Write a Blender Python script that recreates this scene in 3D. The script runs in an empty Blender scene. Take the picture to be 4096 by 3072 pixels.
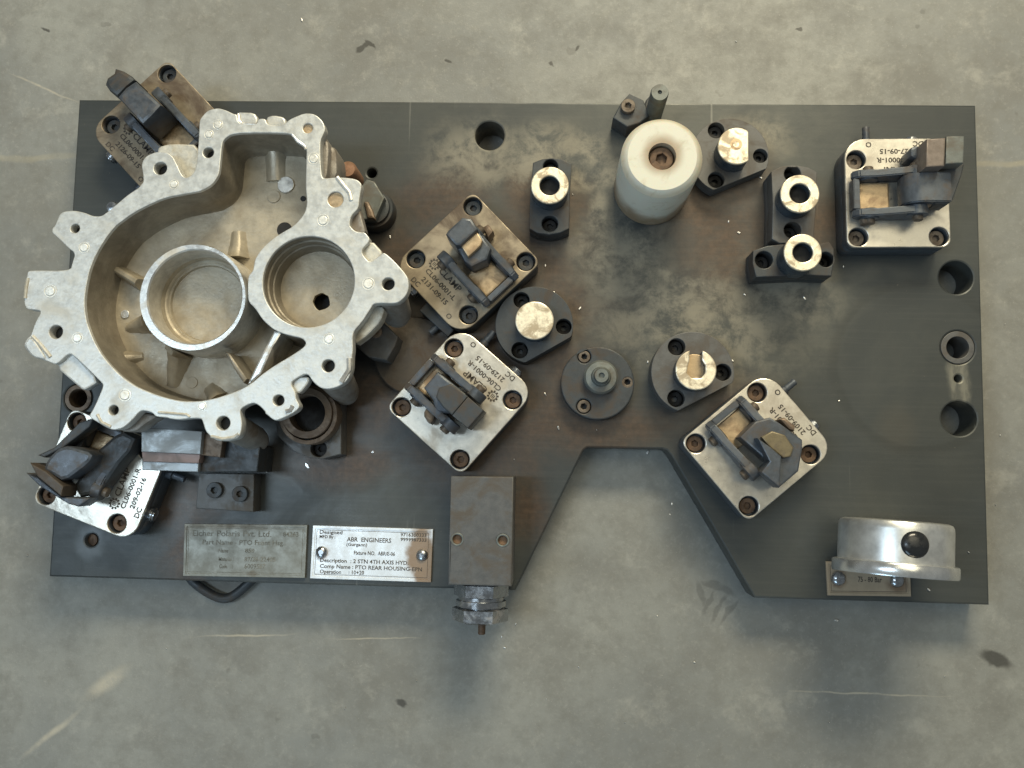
import bpy, bmesh, math, random
from mathutils import Matrix, Vector
random.seed(7)
S = bpy.context.scene
COL = S.collection

# ------------------------------------------------------------------ camera
FPX = 3691.0                      # focal length in photo pixels (4096 wide)
CX, CY, CH = 0.4347, 0.1027, 0.7959
RX, RY, RZ = 0.09287, 0.04198, 0.02281
MR = (Matrix.Rotation(RZ, 3, 'Z') @ Matrix.Rotation(RY, 3, 'Y') @ Matrix.Rotation(RX, 3, 'X'))
cam = bpy.data.cameras.new('camera'); co = bpy.data.objects.new('camera', cam); COL.objects.link(co)
co.matrix_world = Matrix.Translation((CX, CY, CH)) @ MR.to_4x4()
cam.sensor_width = 36.0; cam.lens = FPX / 4096 * 36.0; cam.clip_start = 0.02; cam.clip_end = 50
S.camera = co
S.render.resolution_x = 1024; S.render.resolution_y = 768

# ------------------------------------------------------------------ world and lamps
w = bpy.data.worlds.new('World'); S.world = w; w.use_nodes = True
bg = w.node_tree.nodes['Background']; bg.inputs[0].default_value = (0.90, 0.97, 0.99, 1); bg.inputs[1].default_value = 0.165

def lamp(name, loc, target, sx, sy, power, color):
    l = bpy.data.lights.new(name, 'AREA'); l.shape = 'RECTANGLE'; l.size = sx; l.size_y = sy
    l.energy = power; l.color = color
    o = bpy.data.objects.new(name, l); COL.objects.link(o); o.location = loc
    d = Vector(target) - Vector(loc); o.rotation_euler = d.to_track_quat('-Z', 'Y').to_euler(); return o
lamp('workshop_lamp', (0.80, 1.80, 1.45), (0.50, 0.20, 0), 0.9, 0.45, 44, (1.0, 0.885, 0.64))
lamp('ceiling_lamp', (0.95, 1.00, 2.3), (0.75, 0.6, 0), 1.4, 1.2, 13, (1.0, 0.91, 0.66))
lamp('skylight', (-0.66, 0.10, 2.2), (0.1, 0.1, 0), 0.30, 1.0, 15, (0.68, 0.85, 1.0))
lamp('window_light', (-0.25, -1.50, 1.05), (0.35, -0.25, 0), 0.9, 0.5, 8, (0.55, 0.80, 1.0))
S.view_settings.view_transform = 'Standard'; S.view_settings.look = 'None'
S.view_settings.exposure = 0.0; S.view_settings.gamma = 1.0

# ------------------------------------------------------------------ helpers
def at(px, py, z=0.0):
    d = MR @ Vector(((px - 2048) / FPX, -(py - 1536) / FPX, -1.0))
    t = (z - CH) / d.z
    return Vector((CX + d.x * t, CY + d.y * t, z))
def crop(ox, oy, s):
    return lambda x, y: (ox + x / s, oy + y / s)
FULL = crop(0, 0, 1.0); U = crop(0, 0, 1 / 1.8517)
C1 = crop(0, 200, 2.37); C2 = crop(700, 300, 2.212); C3 = crop(0, 900, 2.212); C4 = crop(800, 900, 2.212)
C5 = crop(0, 1500, 2.212); C6 = crop(700, 1650, 2.212)
D1 = crop(1500, 700, 2.4578); D2 = crop(1450, 1250, 2.4578); D3 = crop(2350, 300, 2.4578); D4 = crop(3200, 400, 2.765)
D5 = crop(2850, 600, 2.765); D6 = crop(2150, 1300, 2.4578); D7 = crop(2650, 1450, 2.5525); D8 = crop(3200, 2000, 2.765)
E1 = crop(700, 2050, 3.6867); E2 = crop(1200, 2050, 3.6867); E3 = crop(1700, 1850, 2.2117); E4 = crop(1900, 350, 2.765)
E5 = crop(3600, 1000, 2.074); E7 = crop(1300, 600, 4.1475); E8 = crop(500, 1600, 3.6867)
PXS = {id(C1): 2.37, id(C2): 2.212, id(C3): 2.212, id(C4): 2.212, id(C5): 2.212, id(C6): 2.212, id(D1): 2.4578, id(D2): 2.4578,
       id(D3): 2.4578, id(D4): 2.765, id(D5): 2.765, id(D6): 2.4578, id(D7): 2.5525, id(D8): 2.765, id(E1): 3.6867, id(E2): 3.6867,
       id(E3): 2.2117, id(E4): 2.765, id(E5): 2.074, id(E7): 4.1475, id(E8): 3.6867, id(FULL): 1.0, id(U): 1 / 1.8517}

def pt(c, x, y, z): return at(*c(x, y), z)
def pts(c, L, z): return [pt(c, x, y, z).to_2d() for x, y in L]
def rad(c, r, z): return r / PXS[id(c)] * (CH - z) / FPX
def circ(cx, cy, r, n=40, a0=0.0, a1=2 * math.pi, close=True):
    m = n if close else n + 1
    return [Vector((cx + r * math.cos(a0 + (a1 - a0) * i / n), cy + r * math.sin(a0 + (a1 - a0) * i / n))) for i in range(m)]
def pc(c, x, y, r, z, n=40):
    p = pt(c, x, y, z); return circ(p.x, p.y, rad(c, r, z), n)
def smooth(poly, k=1, t=0.25):
    for _ in range(k):
        q = []
        for i, p in enumerate(poly):
            n = poly[(i + 1) % len(poly)]
            q += [p.lerp(n, t), p.lerp(n, 1 - t)]
        poly = q
    return poly
def area(poly):
    return 0.5 * sum(a.x * b.y - b.x * a.y for a, b in zip(poly, poly[1:] + poly[:1]))
def offset(poly, d):              # positive d grows the polygon
    s = 1 if area(poly) > 0 else -1; out = []; n = len(poly)
    for i in range(n):
        a, b, c = poly[i - 1], poly[i], poly[(i + 1) % n]
        e1 = (b - a).normalized(); e2 = (c - b).normalized()
        m = (Vector((e1.y, -e1.x)) + Vector((e2.y, -e2.x)))
        if m.length < 1e-6: m = Vector((e1.y, -e1.x))
        m.normalize(); k = max(0.55, m.dot(Vector((e1.y, -e1.x))))
        out.append(b + m * (s * d / k))
    return out
def jitter(poly, a, step=0.004):
    q = []
    for i, p in enumerate(poly):
        n = poly[(i + 1) % len(poly)]; k = max(1, int((n - p).length / step))
        for j in range(k): q.append(p.lerp(n, j / k) + Vector((random.uniform(-a, a), random.uniform(-a, a))))
    return q

def finish(me, ang=35):
    for p in me.polygons: p.use_smooth = True
    me.set_sharp_from_angle(angle=math.radians(ang)); return me
def prism(loops, z0, z1, b=0.0005):
    """first loop outline, the others holes; a solid slab between z0 and z1 with a small bevel"""
    cu = bpy.data.curves.new('t', 'CURVE'); cu.dimensions = '2D'; cu.fill_mode = 'BOTH'
    h = (z1 - z0) / 2; b = min(b, h * 0.6); cu.extrude = h - b; cu.bevel_depth = b; cu.bevel_resolution = 1; cu.offset = -b
    for L in loops:
        s = cu.splines.new('POLY'); s.points.add(len(L) - 1); s.use_cyclic_u = True
        for i, p in enumerate(L): s.points[i].co = (p[0], p[1], 0, 1)
    o = bpy.data.objects.new('t', cu); COL.objects.link(o)
    me = bpy.data.meshes.new_from_object(o)
    bpy.data.objects.remove(o); bpy.data.curves.remove(cu)
    me.transform(Matrix.Translation((0, 0, (z0 + z1) / 2))); finish(me)
    for p in me.polygons:
        if abs(p.normal.z) > .999: p.use_smooth = False
    return me
def loft(loops, cap0=False, cap1=False, cyc=False):
    """loops: lists of equal length of 3-D points"""
    bm = bmesh.new(); R = [[bm.verts.new(p) for p in L] for L in loops]; n = len(loops[0])
    pairs = list(zip(R, R[1:])) + ([(R[-1], R[0])] if cyc else [])
    for a, b in pairs:
        for i in range(n):
            j = (i + 1) % n; bm.faces.new((a[i], a[j], b[j], b[i]))
    if cap0: bm.faces.new(list(reversed(R[0])))
    if cap1: bm.faces.new(R[-1])
    bmesh.ops.recalc_face_normals(bm, faces=bm.faces)
    me = bpy.data.meshes.new('t'); bm.to_mesh(me); bm.free(); return finish(me)
def z3(poly, z): return [Vector((p.x, p.y, z)) for p in poly]
def lathe(profile, axis='Z', n=48):
    """profile: (radius, height) pairs"""
    L = []
    for r, h in profile:
        ring = []
        for i in range(n):
            a = 2 * math.pi * i / n
            v = Vector((r * math.cos(a), r * math.sin(a), h))
            if axis == 'Y': v = Vector((v.x, v.z, v.y))
            if axis == 'X': v = Vector((v.z, v.x, v.y))
            ring.append(v)
        L.append(ring)
    return loft(L, profile[0][0] > 1e-6, profile[-1][0] > 1e-6)
def side(profile, y0, y1, b=0.0006):
    """profile in x-z, extruded along y with bevelled edges"""
    bm = bmesh.new()
    v = [bm.verts.new((x, y0, z)) for x, z in profile]; f = bm.faces.new(v)
    r = bmesh.ops.extrude_face_region(bm, geom=[f])
    for e in r['geom']:
        if isinstance(e, bmesh.types.BMVert): e.co.y = y1
    bmesh.ops.recalc_face_normals(bm, faces=bm.faces)
    if b: bmesh.ops.bevel(bm, geom=list(bm.edges), offset=b, segments=2, affect='EDGES', clamp_overlap=True)
    me = bpy.data.meshes.new('t'); bm.to_mesh(me); bm.free(); return finish(me)
def box(x0, x1, y0, y1, z0, z1, b=0.0006): return side([(x0, z0), (x1, z0), (x1, z1), (x0, z1)], y0, y1, b)
def join(*ms):
    bm = bmesh.new()
    for m in ms: bm.from_mesh(m)
    me = bpy.data.meshes.new('t'); bm.to_mesh(me); bm.free(); finish(me)
    for p in me.polygons:
        if abs(p.normal.z) > .999: p.use_smooth = False
    return me
def move(me, x=0, y=0, z=0, rz=0):
    me.transform(Matrix.Translation((x, y, z)) @ Matrix.Rotation(rz, 4, 'Z')); return me
def tube(path, r, n=12):
    L = []
    for i, p in enumerate(path):
        a = path[max(0, i - 1)]; b = path[min(len(path) - 1, i + 1)]; t = (b - a).normalized()
        s = t.cross(Vector((0, 0, 1))).normalized(); u = s.cross(t)
        L.append([p + s * r * math.cos(k * 2 * math.pi / n) + u * r * math.sin(k * 2 * math.pi / n) for k in range(n)])
    return loft(L, True, True)

WM = {}                                            # world matrix of every linked object
def link(name, me, mat, parent=None, label=None, world=True, **kw):
    """links a mesh; world=True: its vertices are in world coordinates, otherwise in its parent's"""
    PM = WM[parent.name] if parent else Matrix.Identity(4)
    if world: me.transform(PM.inverted())
    xs = [v.co for v in me.vertices]
    c = Vector(((min(v.x for v in xs) + max(v.x for v in xs)) / 2, (min(v.y for v in xs) + max(v.y for v in xs)) / 2, min(v.z for v in xs)))
    me.transform(Matrix.Translation(-c)); me.name = name
    me.materials.clear(); me.materials.append(mat)
    o = bpy.data.objects.new(name, me); COL.objects.link(o); o.location = c
    if parent: o.parent = parent
    WM[o.name] = PM @ Matrix.Translation(c)
    if label: o['label'] = label
    for k, v in kw.items(): o[k] = v
    return o
def place(name, me, mat, x, y, z, parent, label=None, rz=0):
    """links a shared mesh (own origin) at parent-local x, y, z"""
    o = bpy.data.objects.new(name, me); COL.objects.link(o); o.location = (x, y, z); o.rotation_euler.z = rz; o.parent = parent
    if mat and not me.materials: me.materials.append(mat)
    WM[o.name] = WM[parent.name] @ Matrix.Translation((x, y, z)) @ Matrix.Rotation(rz, 4, 'Z')
    if label: o['label'] = label
    return o
def root(name, loc, rz=0, label=None, cat=None):
    o = bpy.data.objects.new(name, None); COL.objects.link(o); o.location = loc; o.rotation_euler.z = rz
    o.empty_display_size = 0.02
    WM[o.name] = Matrix.Translation(loc) @ Matrix.Rotation(rz, 4, 'Z')
    if label: o['label'] = label
    if cat: o['category'] = cat
    return o

# ------------------------------------------------------------------ materials
class NT:
    def __init__(s, name):
        s.m = bpy.data.materials.new(name); s.m.use_nodes = True; s.t = s.m.node_tree; s.b = s.t.nodes['Principled BSDF']
        s.pos = s.t.nodes.new('ShaderNodeNewGeometry').outputs['Position']
    def n(s, kind, **kw):
        x = s.t.nodes.new(kind)
        for k, v in kw.items(): setattr(x, k, v)
        return x
    def put(s, sock, v):
        if hasattr(v, 'is_linked') or isinstance(v, bpy.types.NodeSocket): s.t.links.new(v, sock)
        else: sock.default_value = v
    def noise(s, scale, detail=4, rough=0.6, stretch=None, dist=0.0, off=(0, 0, 0)):
        x = s.n('ShaderNodeTexNoise'); x.inputs['Scale'].default_value = scale; x.inputs['Detail'].default_value = detail
        x.inputs['Roughness'].default_value = rough; x.inputs['Distortion'].default_value = dist
        mp = s.n('ShaderNodeMapping'); s.t.links.new(s.pos, mp.inputs[0]); mp.inputs['Location'].default_value = off
        if stretch: mp.inputs['Scale'].default_value = stretch[:3]; 
        if stretch and len(stretch) > 3: mp.inputs['Rotation'].default_value = (0, 0, stretch[3])
        s.t.links.new(mp.outputs[0], x.inputs[0]); return x.outputs['Fac']
    def ramp(s, v, lo, hi, a=0.0, b=1.0, smooth_=True):
        x = s.n('ShaderNodeMapRange'); x.interpolation_type = 'SMOOTHSTEP' if smooth_ else 'LINEAR'
        s.put(x.inputs['Value'], v); x.inputs['From Min'].default_value = lo; x.inputs['From Max'].default_value = hi
        x.inputs['To Min'].default_value = a; x.inputs['To Max'].default_value = b; return x.outputs['Result']
    def math(s, op, a, b=None, c=None):
        x = s.n('ShaderNodeMath', operation=op); s.put(x.inputs[0], a)
        if b is not None: s.put(x.inputs[1], b)
        if c is not None: s.put(x.inputs[2], c)
        return x.outputs[0]
    def mix(s, f, a, b):
        x = s.n('ShaderNodeMix', data_type='RGBA')
        s.put(x.inputs[0], f)
        for k, v in ((6, a), (7, b)):
            if isinstance(v, tuple): v = (v + (1,))[:4]
            s.put(x.inputs[k], v)
        return x.outputs[2]
    def dist(s, c, sx=1, sy=1, rot=0.0, warp=0.0, wscale=40):
        p = s.pos
        if warp:
            nz = s.n('ShaderNodeTexNoise'); nz.inputs['Scale'].default_value = wscale; nz.inputs['Detail'].default_value = 5
            s.t.links.new(s.pos, nz.inputs[0])
            a = s.n('ShaderNodeVectorMath', operation='MULTIPLY_ADD'); s.t.links.new(nz.outputs['Color'], a.inputs[0])
            a.inputs[1].default_value = (warp, warp, 0); s.t.links.new(s.pos, a.inputs[2])
            sb = s.n('ShaderNodeVectorMath', operation='SUBTRACT'); s.t.links.new(a.outputs[0], sb.inputs[0]); sb.inputs[1].default_value = (warp / 2, warp / 2, 0)
            p = sb.outputs[0]
        sb = s.n('ShaderNodeVectorMath', operation='SUBTRACT'); s.t.links.new(p, sb.inputs[0]); sb.inputs[1].default_value = (c[0], c[1], 0)
        ro = s.n('ShaderNodeVectorRotate', rotation_type='Z_AXIS'); s.t.links.new(sb.outputs[0], ro.inputs[0]); ro.inputs['Angle'].default_value = -rot
        mu = s.n('ShaderNodeVectorMath', operation='MULTIPLY'); s.t.links.new(ro.outputs[0], mu.inputs[0]); mu.inputs[1].default_value = (1 / sx, 1 / sy, 0)
        ln = s.n('ShaderNodeVectorMath', operation='LENGTH'); s.t.links.new(mu.outputs[0], ln.inputs[0]); return ln.outputs['Value']
    def blobs(s, L, warp=0.03, wscale=25):
        out = None
        for (c, sx, sy, rot, soft) in L:
            d = s.ramp(s.dist(c, sx, sy, rot, warp, wscale), 1.0, 1.0 - soft, 0, 1)
            out = d if out is None else s.math('MAXIMUM', out, d)
        return out
    def bump(s, h, strength=0.3, d=0.001):
        x = s.n('ShaderNodeBump'); x.inputs['Strength'].default_value = strength; x.inputs['Distance'].default_value = d
        s.t.links.new(h, x.inputs['Height']); s.t.links.new(x.outputs[0], s.b.inputs['Normal'])
    def out(s, col=None, rough=None, metal=None):
        if col is not None: s.put(s.b.inputs['Base Color'], (col + (1,))[:4] if isinstance(col, tuple) else col)
        if rough is not None: s.put(s.b.inputs['Roughness'], rough)
        if metal is not None: s.put(s.b.inputs['Metallic'], metal)
        return s.m

def metal(name, base, dirt, amount=0.5, rough=(0.3, 0.55), met=0.85, scale=60, bump=0.25, fine=900, streak=False, edge=(0.45, 0.65)):
    t = NT(name)
    d = t.ramp(t.noise(scale, 6, 0.65, dist=0.6), edge[0] + (0.5 - amount) * 0.3, edge[1] + (0.5 - amount) * 0.3)
    v = t.noise(scale * 4, 5, 0.7)
    c0 = t.mix(t.ramp(v, 0.3, 0.7), tuple(x * 0.82 for x in base), tuple(min(1, x * 1.12) for x in base))
    c = t.mix(t.math('MULTIPLY', d, min(1.0, amount * 1.6)), c0, dirt)
    r = t.math('ADD', t.ramp(v, 0.3, 0.7, rough[0], rough[1]), t.math('MULTIPLY', d, 0.18))
    m = t.math('SUBTRACT', met, t.math('MULTIPLY', d, met * 0.7))
    g = t.noise(fine, 3, 0.6, stretch=(1, 14, 1, 0.6) if streak else None)
    t.bump(g, bump, 0.0004)
    return t.out(c, r, m)

BROWN = (0.115, 0.075, 0.045); RUST = (0.17, 0.075, 0.035)
M = {}
M['cover'] = metal('worn_nickel_cover', (0.60, 0.565, 0.49), (0.36, 0.29, 0.20), 0.32, (0.27, 0.38), 0.72, 22, 0.08, 1500)
M['coverdirty'] = metal('oily_nickel_cover', (0.34, 0.285, 0.205), (0.095, 0.066, 0.043), 0.62, (0.32, 0.45), 0.6, 16, 0.1, 1500)
M['cbody'] = metal('blued_steel_side', (0.10, 0.12, 0.14), BROWN, 0.4, (0.32, 0.5), 0.5, 40)
M['black'] = metal('black_oxide_steel', (0.050, 0.057, 0.062), (0.065, 0.048, 0.034), 0.5, (0.38, 0.55), 0.25, 45)
M['black2'] = metal('black_oxide_arm', (0.085, 0.098, 0.115), (0.085, 0.065, 0.048), 0.45, (0.30, 0.5), 0.35, 55)
M['grey'] = metal('greyed_block_steel', (0.115, 0.115, 0.112), (0.09, 0.07, 0.05), 0.45, (0.4, 0.55), 0.3, 35)
M['pin'] = metal('bright_pin_face', (0.84, 0.765, 0.60), (0.30, 0.21, 0.11), 0.44, (0.27, 0.42), 0.65, 85, 0.25, 600, edge=(0.46, 0.60))
M['pinside'] = metal('blued_pin_side', (0.06, 0.085, 0.11), BROWN, 0.3, (0.25, 0.4), 0.5, 60)
M['rust'] = metal('rusty_screw_steel', (0.14, 0.085, 0.05), (0.07, 0.045, 0.03), 0.5, (0.45, 0.7), 0.3, 120)
M['screw'] = metal('oily_screw_steel', (0.16, 0.13, 0.10), (0.08, 0.055, 0.035), 0.5, (0.38, 0.6), 0.4, 120)
M['tan'] = metal('tan_stained_steel', (0.52, 0.39, 0.24), (0.24, 0.15, 0.08), 0.45, (0.3, 0.5), 0.6, 60)
M['browndark'] = metal('oil_darkened_steel', (0.075, 0.062, 0.048), (0.06, 0.04, 0.026), 0.5, (0.4, 0.55), 0.25, 45)
M['tandark'] = metal('brown_stained_steel', (0.20, 0.145, 0.10), (0.09, 0.06, 0.04), 0.5, (0.4, 0.6), 0.3, 60)
M['chrome'] = metal('chromed_fitting', (0.42, 0.44, 0.46), (0.15, 0.11, 0.08), 0.3, (0.14, 0.3), 0.95, 60, 0.05)
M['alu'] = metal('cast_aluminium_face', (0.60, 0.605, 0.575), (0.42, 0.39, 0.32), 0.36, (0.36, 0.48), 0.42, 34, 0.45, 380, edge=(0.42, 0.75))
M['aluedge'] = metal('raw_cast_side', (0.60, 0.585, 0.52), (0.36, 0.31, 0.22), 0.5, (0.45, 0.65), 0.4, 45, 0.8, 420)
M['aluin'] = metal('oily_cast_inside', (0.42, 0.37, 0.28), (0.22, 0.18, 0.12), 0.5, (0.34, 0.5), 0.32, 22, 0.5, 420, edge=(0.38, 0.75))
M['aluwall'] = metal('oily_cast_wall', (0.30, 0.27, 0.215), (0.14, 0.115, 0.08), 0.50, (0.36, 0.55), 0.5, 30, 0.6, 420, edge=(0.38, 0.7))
M['turned'] = metal('turned_aluminium', (0.70, 0.69, 0.65), (0.42, 0.37, 0.28), 0.35, (0.28, 0.42), 0.8, 40, 0.2, 700)
M['ledge'] = metal('stained_lug_side', (0.30, 0.28, 0.25), (0.16, 0.125, 0.09), 0.5, (0.4, 0.6), 0.4, 45, 0.6, 420)
M['bumpspot'] = metal('ejector_spot_metal', (0.86, 0.84, 0.76), (0.6, 0.54, 0.42), 0.35, (0.32, 0.45), 0.5, 80, 0.2)
M['hole'] = metal('recess_shade', (0.012, 0.012, 0.012), (0.02, 0.015, 0.01), 0.3, (0.6, 0.8), 0.0, 60)  # near-black colour stands in for the shade inside bores and deep holes
M['chip'] = metal('bright_swarf', (0.9, 0.88, 0.84), (0.6, 0.5, 0.4), 0.2, (0.2, 0.4), 0.8, 80)
M['rubber'] = metal('black_rubber', (0.018, 0.02, 0.022), (0.03, 0.03, 0.03), 0.3, (0.16, 0.26), 0.0, 80, 0.05)
M['ink'] = metal('dark_engraving', (0.055, 0.045, 0.035), (0.12, 0.10, 0.075), 0.5, (0.5, 0.7), 0.0, 220, 0.0)
M['ink2'] = metal('faded_print', (0.13, 0.125, 0.10), (0.26, 0.25, 0.21), 0.55, (0.5, 0.7), 0.0, 120, 0.0)
M['gauge'] = metal('polished_stainless', (0.72, 0.73, 0.71), (0.5, 0.47, 0.39), 0.25, (0.30, 0.38), 0.80, 14, 0.04, 900)
M['bezel'] = metal('bright_bezel', (0.74, 0.75, 0.74), (0.45, 0.43, 0.37), 0.15, (0.20, 0.28), 0.85, 14, 0.0)
M['stepblue'] = metal('ground_steel_step', (0.40, 0.43, 0.44), (0.26, 0.26, 0.25), 0.4, (0.35, 0.5), 0.4, 30, 0.2)
M['steppink'] = metal('rust_tinted_step', (0.34, 0.24, 0.21), (0.25, 0.2, 0.18), 0.5, (0.4, 0.6), 0.3, 40, 0.2)
M['fixturegrey'] = metal('dull_grey_steel', (0.16, 0.175, 0.165), (0.12, 0.10, 0.075), 0.5, (0.4, 0.55), 0.4, 40, 0.2)

def nylon():
    t = NT('white_nylon')
    z = t.n('ShaderNodeSeparateXYZ'); t.t.links.new(t.pos, z.inputs[0])
    low = t.ramp(t.math('ADD', z.outputs[2], t.ramp(t.noise(22, 4), 0.2, 0.8, -0.018, 0.018)), 0.042, 0.004)
    sp = t.ramp(t.noise(70, 6, 0.7, dist=0.8), 0.52, 0.75)
    c = t.mix(t.math('MULTIPLY', sp, 0.55), (0.68, 0.665, 0.56), (0.45, 0.38, 0.26))
    c = t.mix(t.math('MULTIPLY', low, 0.9), c, (0.25, 0.16, 0.08))
    p = pt(D3, 735, 785, 0.085)
    ring = t.ramp(t.dist(p, 1, 1, 0, 0.004, 60), 0.020, 0.0105)
    c = t.mix(t.math('MULTIPLY', ring, 0.8), c, (0.30, 0.20, 0.11))
    pc_ = pt(D3, 735, 800, 0.085); ch = t.ramp(t.dist(pc_, 1, 1, 0, 0.003, 90), 0.028, 0.031)
    up = t.ramp(z.outputs[2], .078, .081)
    c = t.mix(t.math('MULTIPLY', t.math('MULTIPLY', ch, up), .45), c, (0.42, 0.34, 0.21))
    t.b.inputs['Subsurface Weight'].default_value = 0.12; t.b.inputs['Subsurface Scale'].default_value = 0.004
    t.bump(t.noise(300, 3), 0.15, 0.0004)
    return t.out(c, t.ramp(sp, 0, 1, 0.36, 0.5))
M['nylon'] = nylon()

def P2(x, y, z=0): return at(x * 1.8517, y * 1.8517, z)

def plate_mat():
    t = NT('oiled_black_plate')
    big = t.noise(5.5, 5, 0.6, dist=0.5); mid = t.noise(26, 6, 0.65, dist=0.7); fine = t.noise(160, 5, 0.7)
    c = t.mix(t.ramp(big, 0.35, 0.65), (0.042, 0.048, 0.048), (0.068, 0.073, 0.067))
    c = t.mix(t.math('MULTIPLY', t.ramp(mid, 0.35, 0.75), 0.55), c, (0.045, 0.052, 0.052))
    # oily brown film round the fittings
    L = [(P2(1130, 560), .10, .07, .2, .9), (P2(1180, 770), .10, .045, -.4, .9), (P2(1000, 640), .11, .05, .6, .9), (P2(800, 870), .11, .05, .5, .9),
         (P2(1540, 470), .085, .05, -.6, .8), (P2(1590, 380), .05, .06, 0, .8), (P2(1290, 920), .12, .04, .1, .9), (P2(1560, 900), .07, .035, .6, .9),
         (P2(730, 990), .10, .035, .1, .9), (P2(390, 1090), .07, .03, 0, .8), (P2(890, 560), .05, .05, 0, .9), (P2(1030, 980), .09, .05, 0, .9),
         (P2(1180, 440), .05, .05, 0, .7), (P2(1730, 480), .06, .05, 0, .8), (P2(400, 1180), .03, .05, 0, .8), (P2(1130, 1060), .03, .06, .1, .9)]
    L += [(P2(1130, 900), .12, .06, .3, .95), (P2(960, 420), .09, .04, .3, .95), (P2(1220, 660), .05, .07, 0, .9), (P2(1570, 560), .06, .06, 0, .9), (P2(1080, 700), .14, .13, 0, .9)]
    br = t.blobs(L, 0.05, 18)
    br = t.math('MULTIPLY', br, t.ramp(mid, 0.25, 0.6, 0.45, 1.0))
    c = t.mix(t.math('MULTIPLY', br, 0.92), c, t.mix(t.ramp(fine, 0.3, 0.7), (0.092, 0.058, 0.036), (0.052, 0.036, 0.025)))
    # dried rubbed patches, plus broad pale blobs that paint sheen into the plate colour
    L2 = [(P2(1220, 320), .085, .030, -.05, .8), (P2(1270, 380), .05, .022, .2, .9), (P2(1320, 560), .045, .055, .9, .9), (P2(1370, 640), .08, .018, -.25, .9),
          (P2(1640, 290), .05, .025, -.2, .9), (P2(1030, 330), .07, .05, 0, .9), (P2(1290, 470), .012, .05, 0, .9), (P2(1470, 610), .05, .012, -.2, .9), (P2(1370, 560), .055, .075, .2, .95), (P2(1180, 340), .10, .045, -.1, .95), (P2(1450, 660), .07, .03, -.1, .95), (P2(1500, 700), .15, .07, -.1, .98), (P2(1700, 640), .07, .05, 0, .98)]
    dry_sheen = t.math('MULTIPLY', t.blobs(L2, 0.04, 22), t.ramp(t.noise(42, 7, .72, dist=.25), 0.34, 0.62))
    c = t.mix(t.math('MULTIPLY', dry_sheen, 0.80), c, (0.27, 0.25, 0.195))
    # bare ring round small screw hole, worn strip between right-hand holes
    h = pt(C5, 807, 1480, 0); hal = t.ramp(t.dist(h, .018, .020, 0, .012, 70), 1.0, .35)
    c = t.mix(t.math('MULTIPLY', hal, 0.42), c, (0.22, 0.24, 0.25))
    a = pt(E5, 490, 1090, 0); st = t.ramp(t.dist(a, .0115, .034, .10, .006, 80), 1.0, .5)
    st = t.math('MULTIPLY', st, t.ramp(t.noise(220, 4, .6, stretch=(1, .25, 1, .1)), .35, .6, .35, 1))
    c = t.mix(t.math('MULTIPLY', st, 0.7), c, (0.26, 0.25, 0.20))
    g = P2(1940, 925); gr = t.ramp(t.dist(g, .024, .028, 0, .01, 40), 1.0, .3)
    c = t.mix(t.math('MULTIPLY', gr, 0.30), c, (0.10, 0.09, 0.07))
    q_ = t.dist(P2(1985, 790), 1, 1, 0, .01, 20); ringm = t.math('MULTIPLY', t.ramp(q_, .066, .070), t.ramp(q_, .080, .072))
    c = t.mix(t.math('MULTIPLY', ringm, .30), c, (0.03, 0.033, 0.03))
    # faint scratches
    sc = t.ramp(t.noise(120, 2, .5, stretch=(1, .03, 1, .9)), .68, .74)
    sc2 = t.ramp(t.noise(110, 2, .5, stretch=(1, .04, 1, -.5)), .70, .76)
    sc = t.math('MULTIPLY', t.math('MAXIMUM', sc, sc2), t.ramp(big, .45, .6))
    c = t.mix(t.math('MULTIPLY', sc, .38), c, (0.27, 0.27, 0.24))
    mil = t.ramp(t.noise(300, 3, .6, stretch=(.03, 1, 1, .35)), .35, .65, -.5, .5)
    c = t.mix(t.math('MULTIPLY', t.ramp(mil, 0, .5), .07), c, (0.13, 0.13, 0.12))
    sp = t.ramp(t.noise(420, 2, .5), .73, .78); c = t.mix(t.math('MULTIPLY', sp, .4), c, (0.2, 0.17, 0.13))
    r = t.math('SUBTRACT', t.ramp(mid, .3, .7, .38, .50), t.math('MULTIPLY', br, .04))
    r = t.math('ADD', r, t.math('MULTIPLY', dry_sheen, .15))
    t.bump(t.noise(240, 5, .7), .22, .0004)
    return t.out(c, r, 0.25)
M['plate'] = plate_mat()

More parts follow.
